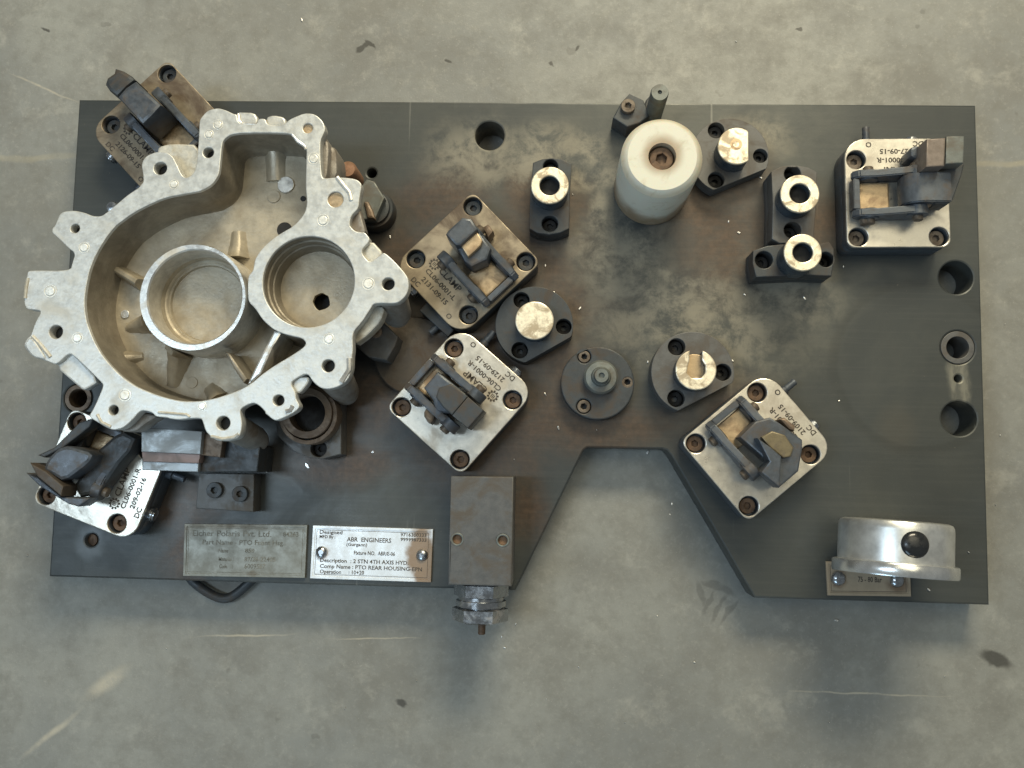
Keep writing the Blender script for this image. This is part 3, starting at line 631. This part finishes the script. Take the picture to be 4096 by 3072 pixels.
link('bleed_stem', move(lathe([(.0055, Y(1430)), (.0055, Y(1462)), (.0030, Y(1468)), (.0030, Y(1545)), (.0024, Y(1552))], 'Y', 18), xc + .0012, 0, fz), M['rust'], o)

# name plates
def nameplate(name, label, c, poly, mat, rim, lines, inkm, scr):
    P = pts(c, poly, .0028)
    o = link(name, join(prism([P], .0003, .0022, .0002), prism([P, offset(P, -.0022)], .0020, .0029, .0002)), mat, FX, label)
    a = pt(c, *poly[0], .0028); b = pt(c, *poly[1], .0028); rz = math.atan2(b.y - a.y, b.x - a.x)
    ms = []
    for s, x, y, h, xe in lines:
        q = pt(c, x, y, .0023); me = text_mesh(s, h / PXS[id(c)] * CH / FPX * 1.38, 0, 0, 0, bold=.00007)
        wd = max(v.co.x for v in me.vertices); me.transform(Matrix.Scale((pt(c, xe, y, .0023).x - q.x) / wd, 4, (1, 0, 0)))
        move(me, q.x, q.y, .00225, rz); ms.append(me)
    link('lettering', join(*ms), inkm, o)
    Q = offset(P, -.0034); link('engraved_line', prism([Q, offset(Q, -.00035)], .0021, .00235, .00005), inkm, o)
    for x, y, r in scr:
        q = pt(c, x, y, .003); me = button_mesh(rad(c, r, .003), M['chrome']); place('button_screw', me, None, *(q.to_2d() - WM[o.name].translation.to_2d()), .0022 - WM[o.name].translation.z, o)
    return o
nameplate('name_plate', 'tarnished grey name plate at the front edge, left of the white one', E1, [(140, 165), (1950, 185), (1915, 965), (118, 935)], M['name1'], .002,
    [('Eicher Polaris Pvt. Ltd.', 250, 345, 88, 1420), ('84263', 1590, 355, 70, 1820), ('Part Name - PTO Front Hsg.', 400, 470, 72, 1610), ('Name    :', 640, 590, 58, 860), ('850', 1030, 590, 60, 1170),
     ('Material :', 640, 715, 58, 860), ('87/26-22405', 1020, 720, 66, 1480), ('Code     :', 650, 820, 58, 850), ('6009567', 1020, 825, 68, 1330)], M['ink2'], [])
nameplate('name_plate', 'white name plate with brown rust stain and two dome screws at the front edge', E2, [(192, 190), (1960, 248), (1930, 1030), (148, 970)], M['name2'], .002,
    [('Designed', 285, 310, 54, 625), ('MFD By :', 285, 375, 46, 520), ('ABR  ENGINEERS', 690, 425, 66, 1345), ('9716300333', 1480, 350, 50, 1865), ('9999987333', 1480, 418, 48, 1865), ('(Gurgaon)', 680, 490, 48, 990),
     ('Fixture NO.  ABR/E-06', 790, 620, 58, 1400), ('Description  : 2 STN 4TH AXIS HYD.', 290, 728, 58, 1600), ('Comp Name : PTO REAR HOUSING-EPN', 290, 815, 58, 1800), ('Operation     : 10+20', 290, 895, 58, 945)],
    M['ink'], [(315, 585, 88), (1800, 630, 88)])
nameplate('name_plate', 'small tan name plate under the gauge at the lower right corner', D8, [(285, 680), (1215, 700), (1228, 1068), (305, 1055)], M['name3'], .002,
    [('75 - 80 Bar', 640, 905, 58, 905)], M['ink'], [(425, 868, 76), (1075, 890, 76)])

# pressure gauge lying on its rim, dial facing the front
gz = .052; gR = .0470
gc = pt(D8, 1080, 480, gz + .035); g1 = pt(D8, 1080, 230, gz + .034).y; g2 = pt(D8, 1080, 745, gz + .034).y
pl = pt(D8, 430, 480, gz + .012); pr = pt(D8, 1735, 480, gz + .012); gx = (pl.x + pr.x) / 2; gR = (pr.x - pl.x) / 2 * .955; gx += .0046; gz = gR + .005
Lg = g1 - g2 - .0022
gm = lathe([(gR * .30, 0), (gR * .90, 0), (gR * .965, -.0010), (gR * .992, -.003), (gR, -.0065), (gR, -Lg)], 'Y', 96)
rot = Matrix.Rotation(math.radians(-3.3), 4, 'Z')
TILT = Matrix.Rotation(math.radians(-3), 4, 'X')
def gput(me): me.transform(Matrix.Translation((gx, g1 - .0020, gz)) @ rot @ TILT); return me
o = link('pressure_gauge', gput(gm), M['gauge'], FX, 'round silver pressure gauge standing on its rim at the lower right, black plug on top')
o['label'] = 'round silver pressure gauge standing on its rim at the lower right with a black plug'
bz = lathe([(gR * .98, -Lg + .001), (gR * 1.08, -Lg), (gR * 1.095, -Lg - .0012), (gR * 1.095, -Lg - .0082), (gR * 1.08, -Lg - .0094), (gR * .95, -Lg - .0094), (gR * .94, -Lg - .006)], 'Y', 96)
link('bezel', gput(bz), M['bezel'], o)
link('gauge_glass', gput(lathe([(gR * .945, -Lg - .0055), (gR * .945, -Lg - .0065), (.0001, -Lg - .0066)], 'Y', 64)), M['nylon'], o)
q = pt(D8, 1277, 478, gz + gR * .97); dx = q.x - gx
ang = math.asin(max(-1, min(1, dx / gR)))
pg = lathe([(.0102, -.0035), (.0102, .0000), (.0092, .0014), (.0070, .0025), (.0040, .0032), (.001, .0034)], n=40)
pg.transform(Matrix.Rotation(ang, 4, 'Y') @ Matrix.Translation((0, 0, gR - .0004))); pg.transform(Matrix.Translation((0, q.y - g1 - .0012, 0))); gput(pg)
link('filler_plug', pg, M['rubber'], o)
link('gauge_stem', move(lathe([(.009, 0), (.009, .010), (.007, .014)], n=6), gx, g1 - Lg * .5, .0002), M['black'], o)

# stepped support block, lower left
o = piece('support_block', FX, E8, [(1090, 1075), (1905, 1090), (1890, 1650), (1040, 1600)], .0002, .020, M['grey'], .0009, 0, 'stepped steel support block with pale top under the casting, lower left')
for x, y in ((1315, 1330), (1690, 1385)):
    q = pt(E8, x, y, .024); link('screw', move(screw_mesh(rad(E8, 118, .024), .006, rad(E8, 50, .024), M['black']), q.x, q.y, .0245), M['black'], o)
piece('dark_riser', o, E8, [(240, 560), (1150, 520), (1990, 700), (1950, 1062), (1080, 1062), (250, 1030)], .0002, .040, M['black'], .001)
piece('step', o, E8, [(262, 905), (1085, 930), (1076, 1062), (252, 1032)], .040, .046, M['stepblue'], .0006, label='blue-grey lowest step')
piece('step', o, E8, [(245, 762), (1110, 800), (1085, 932), (262, 908)], .040, .050, M['steppink'], .0006, label='pinkish middle step')
piece('step', o, E8, [(240, 415), (640, 425), (1135, 465), (1108, 800), (240, 762)], .040, .056, M['stepblue'], .0006, label='pale top step')
piece('step', o, E8, [(1137, 465), (1440, 600), (1405, 850), (1108, 808)], .040, .050, M['tandark'], .0006)

# bored pad and others beneath the casting
o = cbore_block('locating_collar', 'bored brown collar on black block, half under the casting', C6, [(1470, -200), (1472, 370), (1300, 412), (1180, 400), (1050, 345), (900, 200), (890, -200)], .022, [(1270, 320, 72)], M['grey'])
link('collar', join(ring_mesh(C6, 1175, 20, 265, 228, .040, .02), ring_mesh(C6, 1165, 5, 227, 165, .043, .02)), M['tandark'], o)
link('collar_floor', prism([pc(C6, 1170, 30, 200, .025)], .0215, .024, .0003), M['hole'], o)
o = link('rest_button', join(lathe([(rad(E7, 350, .02), 0), (rad(E7, 350, .02), .014), (rad(E7, 330, .02), .016), (rad(E7, 290, .02), .016), (rad(E7, 280, .02), .020), (rad(E7, 235, .02), .0205)], n=64)), M['black'], FX, 'round black rest button with hexagonal top, right of the casting')
q = pt(E7, 790, 950, .02)
o.location = (q.x - FX.location.x, q.y - FX.location.y, .0002 - FX.location.z); WM[o.name] = Matrix.Translation((q.x, q.y, .0002))
piece('hex_top', o, E7, [(690, 480), (820, 520), (985, 790), (830, 1150), (560, 1150), (450, 800)], .016, .030, M['fixturegrey'], .0012)
piece('hex_boss', o, E7, [(640, 850), (720, 850), (800, 1020), (830, 1140), (700, 1120)], .026, .034, M['tandark'], .002)
q = pt(E7, 365, 310, .034); link('guide_peg', move(lathe([(rad(E7, 155, .034), 0), (rad(E7, 155, .034), .030), (rad(E7, 130, .034), .033), (.0001, .0335)], n=36), q.x, q.y, .0003), metal('red_rust_peg', (0.34, 0.19, 0.12), (0.2, 0.11, 0.06), .5, (.5, .7), .2, 90), FX, 'rust-red round guide peg beside the casting')
o = piece('support_block', FX, D2, [(-80, 100), (170, 60), (350, 240), (320, 330), (240, 470), (60, 440), (-100, 300)], .0002, .034, M['grey'], .0012, 0, 'grey support block with small round plug beside the casting boss')
q = pt(D2, 128, 190, .036); link('plug', move(lathe([(.0052, 0), (.0052, .0018), (.004, .0024), (.0025, .0024), (.002, .001)], n=24), q.x, q.y, .0338), M['tandark'], o)
q = pt(D2, 500, 420, .010); link('spacer_disc', move(lathe([(.034, 0), (.034, .007), (.033, .008), (.02, .008)], n=64), q.x, q.y, .0002), M['browndark'], FX, 'low brown stained disc between casting and middle clamp')
o = piece('side_stop', FX, D2, [(640, -120), (900, 170), (840, 240), (560, -20)], .0002, .020, M['black'], .001, 0, 'narrow black stop bar below the oily clamp')

# hose below the front edge
H = [(180, 900), (260, 1010), (380, 1110), (520, 1200), (660, 1258), (780, 1262), (900, 1200), (1010, 1110), (1120, 1010), (1220, 900)]
hp = [pt(E1, x, y, FZ + .007) for x, y in H]
hq = []
for i in range(len(hp) - 1):
    a, b, c_, d = hp[max(0, i - 1)], hp[i], hp[i + 1], hp[min(len(hp) - 1, i + 2)]
    for t_ in range(5):
        t = t_ / 5; hq.append(0.5 * ((2 * b) + (c_ - a) * t + (2 * a - 5 * b + 4 * c_ - d) * t * t + (3 * b - a - 3 * c_ + d) * t ** 3))
hq.append(hp[-1])
link('hose', tube(hq, .0042, 14), M['black'], FX, 'thin black hose looping out below the front edge')

# ------------------------------------------------------------------ the casting
ZC = .095
CA = root('gearbox_casting', (at(771, 1189, 0).x, at(771, 1189, 0).y, .02), 0, 'bright cast aluminium gearbox housing with two round bores, open side up', 'metal casting')
OUT = [(C2, [(220, 400), (235, 370), (290, 310), (380, 290), (450, 310), (520, 345), (545, 345), (560, 430), (720, 440), (735, 385), (800, 385), (815, 440), (960, 445), (1000, 400), (1060, 370), (1150, 335), (1240, 345), (1310, 410), (1330, 480),
             (1310, 530), (1285, 580), (1285, 700), (1290, 800), (1300, 905), (1330, 915), (1430, 902), (1560, 912), (1620, 930), (1655, 970), (1630, 1090), (1625, 1180), (1560, 1240), (1540, 1330), (1590, 1380), (1640, 1390), (1680, 1390), (1735, 1462)]),
       (C4, [(1415, 228), (1500, 342), (1600, 258), (1630, 240), (1720, 320), (1810, 420), (1845, 480), (1850, 560), (1820, 630), (1760, 685), (1700, 695), (1540, 690), (1510, 740), (1440, 850), (1360, 940), (1350, 1010), (1355, 1100), (1345, 1170),
             (1345, 1270), (1310, 1370), (1230, 1430), (1130, 1455), (1060, 1440), (1000, 1390), (950, 1310), (860, 1350), (800, 1400), (845, 1480), (850, 1540), (888, 1605)]),
       (C6, [(1060, 0), (900, 75), (860, 60), (790, 0)]),
       (E8, [(2080, 190), (1990, 90), (1900, 40), (1800, 70), (1710, 130), (1700, 180), (1730, 340), (1710, 500), (1650, 570), (1500, 605), (1350, 600), (1250, 530), (1180, 450), (1140, 300), (1110, 270), (950, 270), (800, 290), (680, 280), (600, 255),
             (450, 250), (410, 195), (340, 165), (230, 150)]),
       (C5, [(1170, 400), (1090, 470), (1000, 490), (930, 460), (850, 410), (780, 370), (830, 290), (870, 200), (915, 90)]),
       (C3, [(890, 1387), (640, 1142), (600, 1142), (500, 1237), (440, 1215), (380, 1190), (290, 1170), (205, 1070), (240, 1000), (270, 980), (285, 940), (310, 860), (370, 760), (300, 750), (235, 745), (210, 690), (215, 600), (240, 420), (260, 400), (620, 405),
             (640, 330), (665, 250), (600, 200), (510, 110), (460, 70), (460, 30), (490, 0)]),
       (C1, [(560, 1560), (600, 1530), (700, 1520), (800, 1540), (880, 1575), (960, 1575), (1010, 1540), (1120, 1450), (1200, 1380), (1320, 1300), (1330, 1280), (1360, 1250), (1355, 1180), (1340, 1090), (1360, 1030), (1410, 990), (1490, 962), (1580, 965),
             (1640, 1010), (1680, 1090), (1720, 1180), (1760, 1215), (1830, 1180), (1860, 1100), (1880, 900), (1890, 680)])]
outer = []
for c, L in OUT: outer += pts(c, L, ZC)
outer = smooth(outer, 2, .22)
CAV = [(C2, [(515, 510), (1020, 510), (1070, 560), (1165, 620), (1160, 800), (1155, 1000), (1170, 1120), (1150, 1220), (1060, 1330), (900, 1420), (780, 1520), (710, 1620)]),
       (C4, [(478, 340), (470, 400), (425, 450), (420, 560), (425, 680), (490, 740), (560, 850), (670, 940), (800, 980), (900, 1000), (940, 1040), (920, 1080), (800, 1160), (680, 1230), (560, 1310), (430, 1420), (300, 1480), (150, 1530), (0, 1560)]),
       (C3, [(1600, 1560), (1400, 1510), (1200, 1430), (1050, 1320), (900, 1150), (820, 1000), (765, 850), (745, 700), (760, 550), (800, 370), (870, 220), (960, 80), (1030, 0)]),
       (C1, [(1104, 1659), (1250, 1550), (1400, 1470), (1560, 1400), (1720, 1370), (1830, 1350)]),
       (C2, [(230, 1025), (330, 970), (390, 880), (400, 780), (415, 620), (430, 570)])]
cav = []
for c, L in CAV: cav += pts(c, L, ZC)
cav = smooth(cav, 2, .22)
b2 = pt(C4, 960, 500, ZC); R2 = rad(C4, 420, ZC)
hl = [(C1, 1520, 1120, 65), (C2, 295, 685, 50), (C3, 665, 30, 42), (C3, 495, 945, 62), (C5, 1005, 310, 45), (C5, 1975, 425, 62), (C4, 695, 1550, 50), (C4, 1135, 1245, 57), (C4, 1665, 520, 57), (C2, 1175, 470, 46), (C2, 1420, 1100, 72)]
loops = [outer, cav, circ(b2.x, b2.y, R2, 72)] + [pc(c, x, y, r, ZC, 28) for c, x, y, r in hl]
fl = link('flange', prism(loops, ZC - .011, ZC, .0007), M['alu'], CA)
# lower, rougher layer of the flange
low = offset(outer, -.0022)
# cavity walls and floor
DEP = .044
w0 = z3(offset(cav, .0002), ZC - .0008); w1 = z3(offset(cav, -.0012), ZC - .020); w2 = z3(offset(cav, -.0022), ZC - DEP + .004); w3 = z3(offset(cav, -.0042), ZC - DEP)
o0 = z3(offset(cav, .0045), ZC - .010); o1 = z3(offset(cav, .0035), ZC - DEP - .006)
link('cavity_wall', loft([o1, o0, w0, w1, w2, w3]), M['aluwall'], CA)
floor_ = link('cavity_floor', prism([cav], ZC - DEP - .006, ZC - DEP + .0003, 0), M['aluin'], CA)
# main bearing ring
b1 = pt(C3, 1705, 640, ZC); Ro = rad(C3, 497, ZC); bi = pt(C3, 1722, 633, ZC); Ri = rad(C3, 432, ZC)
def ringpts(c, r, z, n=96): return z3(circ(c.x, c.y, r, n), z)
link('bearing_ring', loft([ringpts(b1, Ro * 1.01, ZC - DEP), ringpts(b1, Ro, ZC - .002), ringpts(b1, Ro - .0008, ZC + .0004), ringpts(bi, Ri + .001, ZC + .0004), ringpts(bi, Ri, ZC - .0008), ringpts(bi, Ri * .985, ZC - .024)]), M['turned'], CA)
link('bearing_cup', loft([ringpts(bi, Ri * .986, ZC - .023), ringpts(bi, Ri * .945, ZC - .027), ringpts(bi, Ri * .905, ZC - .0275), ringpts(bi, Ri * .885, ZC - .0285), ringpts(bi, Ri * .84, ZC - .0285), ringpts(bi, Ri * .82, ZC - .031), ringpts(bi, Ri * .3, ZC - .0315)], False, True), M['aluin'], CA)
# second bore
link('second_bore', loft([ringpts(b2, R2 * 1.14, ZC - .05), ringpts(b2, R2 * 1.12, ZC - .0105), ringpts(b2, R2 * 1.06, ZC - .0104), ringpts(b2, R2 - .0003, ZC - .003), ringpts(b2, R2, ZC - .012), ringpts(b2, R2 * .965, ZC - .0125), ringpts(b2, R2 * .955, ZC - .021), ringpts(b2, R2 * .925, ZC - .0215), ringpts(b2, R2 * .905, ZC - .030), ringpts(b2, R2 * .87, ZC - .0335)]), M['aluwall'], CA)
hb = pt(C4, 1075, 680, ZC - .034); hr = rad(C4, 80, ZC - .034)
hh = [Vector((hb.x + hr * k * math.cos(a), hb.y + hr * k * math.sin(a))) for a, k in [(i * math.pi / 9, random.uniform(.90, 1.06)) for i in range(18)]]
link('bore_floor', prism([circ(b2.x, b2.y, R2 * .90, 60), hh], ZC - .038, ZC - .033, .0004), M['aluin'], CA)
link('bore_underside', prism([circ(b2.x, b2.y, R2 * 1.1, 40)], ZC - .051, ZC - .049, .0002), M['hole'], CA)
# ribs
def rib(c, L, z1, mat='aluin', b=.0012, name='rib'):
    return link(name, prism([pts(c, L, z1)], ZC - DEP - .001, z1, b), M[mat], CA)
zr = ZC - .020
rib(C4, [(655, 930), (725, 955), (640, 1090), (540, 1320), (430, 1420), (420, 1400), (520, 1190)], ZC - .003, 'turned', .0016)
rib(C4, [(215, 1120), (260, 1130), (330, 1230), (420, 1360), (385, 1400), (290, 1260)], ZC - .014, 'aluwall', .0016)
def fin(c, a, b, wa, wb, za, zb, mat='aluin'):
    za = max(za - .010, ZC - DEP + .005); zb = max(zb - .002, ZC - DEP + .0015)
    """a rib running from a to b whose top slopes from za to zb"""
    wa *= 1.4; wb *= 1.5
    A = pt(c, *a, za); B = pt(c, *b, zb); d = (B - A).to_2d().normalized(); n = Vector((-d.y, d.x, 0)); zf = ZC - DEP - .001
    def sec(P, w_, z): return [Vector((P.x, P.y, zf)) - n * w_ * 2.3, Vector((P.x, P.y, z - .001)) - n * w_, Vector((P.x, P.y, z)) - n * w_ * .5, Vector((P.x, P.y, z)) + n * w_ * .5, Vector((P.x, P.y, z - .001)) + n * w_, Vector((P.x, P.y, zf)) + n * w_ * 2.3]
    link('rib', loft([sec(A, wa, za), sec(A.lerp(B, .5), (wa + wb) / 2, (za + zb) / 2 - .003), sec(B, wb, zb)], True, True), M[mat], CA)
fin(C3, (930, 340), (1200, 500), .0016, .0018, ZC - .022, ZC - .024)
fin(C3, (1250, 840), (1110, 905), .003, .0016, ZC - .018, ZC - .040)
fin(C3, (960, 1180), (1260, 1160), .0028, .0014, ZC - .020, ZC - .040)
fin(C3, (1520, 1120), (1510, 1430), .0035, .0020, ZC - .016, ZC - .040)
fin(C3, (1880, 1530), (1840, 1420), .0030, .0020, ZC - .020, ZC - .040)
fin(C2, (850, 520), (880, 930), .0032, .0028, ZC - .022, ZC - .038)
fin(C2, (545, 1380), (520, 1600), .0022, .0030, ZC - .041, ZC - .030, 'aluin')
fin(C3, (1480, 1120), (1480, 1060), .003, .003, ZC - .010, ZC - .008)
def spot(name, c, x, y, r, z, h, mat, world=CA, n=24):
    p = pt(c, x, y, z); link(name, prism([circ(p.x, p.y, rad(c, r, z), n)], z, z + h, min(.0004, h * .4)), M[mat], world)
zf = ZC - DEP + .0003
spot('floor_boss', C2, 985, 975, 76, zf, .0022, 'turned'); spot('floor_boss', C2, 875, 1075, 60, zf, .0010, 'aluin'); spot('floor_boss', C3, 1700, 1395, 52, zf, .0008, 'aluin')
spot('floor_boss', C3, 1110, 790, 40, zf, .0012, 'turned'); spot('drain_hole', C2, 970, 1370, 70, zf, .0006, 'hole'); spot('drain_hole', C2, 1135, 1095, 26, zf, .0006, 'hole')
pass
# raised lip on the cavity floor round the main ring
lip = [ringpts(b1, Ro * 1.42, zf), ringpts(b1, Ro * 1.40, zf + .003), ringpts(b1, Ro * 1.36, zf + .0035), ringpts(b1, Ro * 1.33, zf + .0005)]
# ejector marks on the face
for c, x, y, r in [(C2, 380, 440, 42), (C2, 300, 525, 40), (C2, 1228, 740, 48), (C2, 1310, 1285, 50), (C3, 745, 200, 46), (C3, 445, 585, 52), (C3, 685, 1000, 46), (C3, 1105, 1505, 50), (C4, 1490, 520, 50), (C4, 1140, 1010, 46), (C1, 1650, 1275, 42), (E8, 1140, 90, 60)]:
    p = pt(c, x, y, ZC)
    link('ejector_mark', join(prism([circ(p.x, p.y, rad(c, r, ZC) * 1.15, 24), circ(p.x, p.y, rad(c, r, ZC), 24)], ZC - .0005, ZC + .00025, .0001), prism([circ(p.x, p.y, rad(c, r, ZC) * .8, 24)], ZC - .0005, ZC + .0007, .0003)), M['bumpspot'], CA)
for c, x, y, r in hl[-2:]:
    p = pt(c, x, y, ZC); link('recess_floor', prism([circ(p.x, p.y, rad(c, r, ZC) * 1.03, 24)], ZC - .006, ZC - .0025, .0002), M['tan'], CA)
# lowered tabs and webs on the flange rim
def tab(c, L, z1, z0, mat='aluedge', b=.0014, sm=1, name='flange_tab'):
    P = pts(c, L, z1)
    if sm: P = smooth(P, sm, .2)
    link(name, prism([P], z0, z1, b), M[mat], CA)
tab(C3, [(480, 1245), (610, 1120), (660, 1140), (880, 1380), (755, 1460), (715, 1450)], ZC - .0045, ZC - .013, 'alu')
tab(C4, [(1405, 230), (1515, 130), (1625, 250), (1565, 320), (1490, 345)], ZC - .006, ZC - .013)
tab(C2, [(535, 325), (700, 330), (735, 390), (715, 450), (580, 440)], ZC - .003, ZC - .013, 'alu'); tab(C2, [(805, 372), (870, 352), (970, 372), (985, 445), (815, 450)], ZC - .003, ZC - .013, 'alu')
tab(C2, [(720, 400), (820, 400), (820, 470), (720, 470)], ZC - .007, ZC - .013, 'tan', .0005, 0)
tab(C1, [(1490, 990), (1500, 915), (1620, 885), (1890, 895), (1870, 1180), (1770, 1235), (1690, 1210), (1630, 1020)], ZC - .014, ZC - .024)
tab(C2, [(1270, 550), (1330, 540), (1365, 620), (1345, 920), (1270, 930)], ZC - .012, ZC - .045, 'ledge', .002)
tab(C2, [(1340, 620), (1410, 630), (1435, 700), (1440, 900), (1340, 930)], ZC - .020, ZC - .055, 'ledge', .004)
tab(C2, [(1540, 1230), (1630, 1170), (1660, 1290), (1690, 1400), (1600, 1400), (1530, 1340)], ZC - .007, ZC - .020, 'ledge')
tab(C4, [(1350, 930), (1520, 690), (1640, 730), (1600, 850), (1490, 970), (1360, 1065)], ZC - .014, ZC - .030, 'aluedge')
tab(C4, [(800, 1390), (870, 1340), (960, 1340), (968, 1388), (890, 1488), (845, 1485)], ZC - .004, ZC - .014, 'alu')
tab(C5, [(1235, 320), (1400, 365), (1300, 420), (1200, 500), (1060, 500), (1160, 400)], ZC - .012, ZC - .030, 'ledge')
# raised burr ridges on lug rims
def ridge(c, L, r=.0009, z=ZC, mat='aluedge'):
    link('burr_ridge', tube([pt(c, x, y, z) for x, y in L], r, 8), M[mat], CA)
ridge(C3, [(250, 470), (232, 560), (225, 650)], .0014); ridge(C5, [(860, 350), (900, 420), (980, 460)], .0013); ridge(C5, [(1400, 330), (1500, 338), (1650, 350), (1680, 372)], .0011)
ridge(C4, [(1320, 1180), (1320, 1280), (1250, 1390)], .0022, ZC - .0005, 'turned'); ridge(C2, [(1435, 905), (1500, 985), (1545, 1040), (1560, 1110)], .0018, ZC - .0003, 'turned'); ridge(C6, [(560, 190), (520, 220), (420, 235), (320, 210)], .0013)
ridge(C3, [(290, 985), (370, 1070), (450, 1170)], .0018, ZC - .0004, 'aluedge'); ridge(C2, [(1035, 520), (1090, 590), (1150, 630), (1165, 660)], .0016, ZC - .0016, 'turned'); ridge(C4, [(820, 1600), (800, 1640), (760, 1650)], .0018, ZC, 'turned')
ridge(C2, [(560, 345), (570, 410), (600, 435), (720, 436)], .0012, ZC - .002, 'turned')
tab(C3, [(210, 1070), (250, 990), (300, 1010), (420, 1190), (290, 1172)], ZC + .0012, ZC - .006, 'alu', .0012)
# hollow legs below the lugs
def leg(c, a, ra, b, rb, z0, za=ZC - .0105, mat='ledge'):
    A = pt(c, a[0], a[1], za); B = pt(c, b[0], b[1], z0)
    L = [z3(circ(A.x, A.y, rad(c, ra, za), 36), za)]
    for k in (.5, .9, 1.0):
        q = A.lerp(B, k); rr = rad(c, ra, za) * (1 - k) + rad(c, rb, z0) * k
        L.append(z3(circ(q.x, q.y, rr * (1 if k < 1 else .88), 36), q.z))
    link('lug_leg', loft(L, True, True), M[mat], CA)
for c, x, y, r in hl[:-2]:
    p = pt(c, x, y, ZC - .0098); link('bolt_hole', prism([circ(p.x, p.y, rad(c, r, ZC) * 1.15, 24)], ZC - .0112, ZC - .0098, .0001), M['hole'], CA)  # near-black disc puts the shade of the hole on the leg top
leg(C4, (1660, 560), 160, (1750, 800), 128, .030, mat='ledge'); leg(C4, (1140, 1260), 180, (1300, 1490), 118, .022); leg(C6, (440, 90), 140, (735, 245), 112, .028)
leg(C1, (1520, 1130), 150, (1560, 1180), 120, .06); leg(C3, (500, 950), 110, (520, 970), 80, .05)
# underside shell
sh = cav
link('outer_shell', prism([sh], ZC - .055, ZC - .0505, 0), M['ledge'], CA)
q = pt(C1, 1065, 1490, ZC - .004); link('rim_screw', move(lathe([(.0048, 0), (.0048, .004), (.0040, .0055), (.0015, .006)], n=24), q.x, q.y, ZC - .008), M['chrome'], CA)

# ------------------------------------------------------------------ bright chips
chips_p = [(D1, 150, 610, 26), (D1, 2015, 1310, 26), (D1, 1675, 890, 20), (D1, 1430, 1130, 20), (D1, 1760, 1150, 12), (D2, 1795, 800, 24), (D2, 1925, 1130, 24), (D2, 100, 1370, 22), (D2, 1490, 1445, 14), (D6, 205, 1010, 26), (D6, 75, 680, 24), (D6, 1085, 360, 22),
           (D6, 1915, 350, 22), (D6, 580, 1030, 14), (D3, 1485, 1550, 26), (D3, 1385, 1440, 18), (D5, 480, 130, 24), (D5, 535, 310, 26), (D5, 290, 915, 28), (D5, 355, 1600, 28), (D5, 1015, 1640, 30), (D5, 1445, 1290, 18), (C6, 1170, 470, 42), (C6, 805, 510, 34),
           (C6, 1750, 350, 20), (D8, 1420, 990, 34), (D8, 1860, 575, 22), (D7, 1800, 390, 16), (D7, 95, 1440, 22), (D7, 75, 1550, 18), (E4, 1080, 1185, 16)]
chips_f = [(E3, 805, 1425, 18), (E3, 705, 1635, 20), (E3, 680, 1540, 18), (D8, 400, 1330, 36), (U, 652, 43, 14), (U, 1790, 1560, 4), (U, 1500, 1430, 5), (U, 1250, 1440, 5), (U, 1420, 1330, 4), (U, 745, 1530, 4), (U, 520, 1470, 3), (U, 900, 1470, 3), (U, 2160, 940, 5),
           (U, 2170, 700, 4), (U, 2150, 1090, 4), (U, 360, 1400, 3), (U, 1700, 1360, 4), (U, 2040, 1460, 4), (U, 60, 1200, 3), (U, 1590, 90, 4), (U, 1180, 1510, 4), (U, 1350, 1560, 3), (U, 660, 1610, 3), (D6, 1085, 1250, 34)]
def chip(c, x, y, r, z, label, group):
    if c is U: r = r * .54
    p = pt(c, x, y, z); R = rad(c, r, z) * random.uniform(.55, .8); a = random.uniform(-1.2, 1.2) + 1.9
    me = join(prism([[Vector((p.x, p.y)) + Matrix.Rotation(a, 2) @ Vector(v) for v in ((-R, -R * .3), (R * .2, -R * .42), (R, R * .1), (R * .4, R * .4), (-R * .7, R * .25))]], z + .0002, z + .0011, .0002))
    o = link('metal_chip', me, M['chip'], None, label); o['category'] = 'metal chip'; o['group'] = group
for q in chips_p: chip(*q, 0.0, 'tiny bright metal chip lying on the black fixture plate', 'metal chips on the plate')
for q in chips_f: chip(*q, FZ, 'tiny bright metal chip lying on the concrete floor', 'metal chips on the floor')
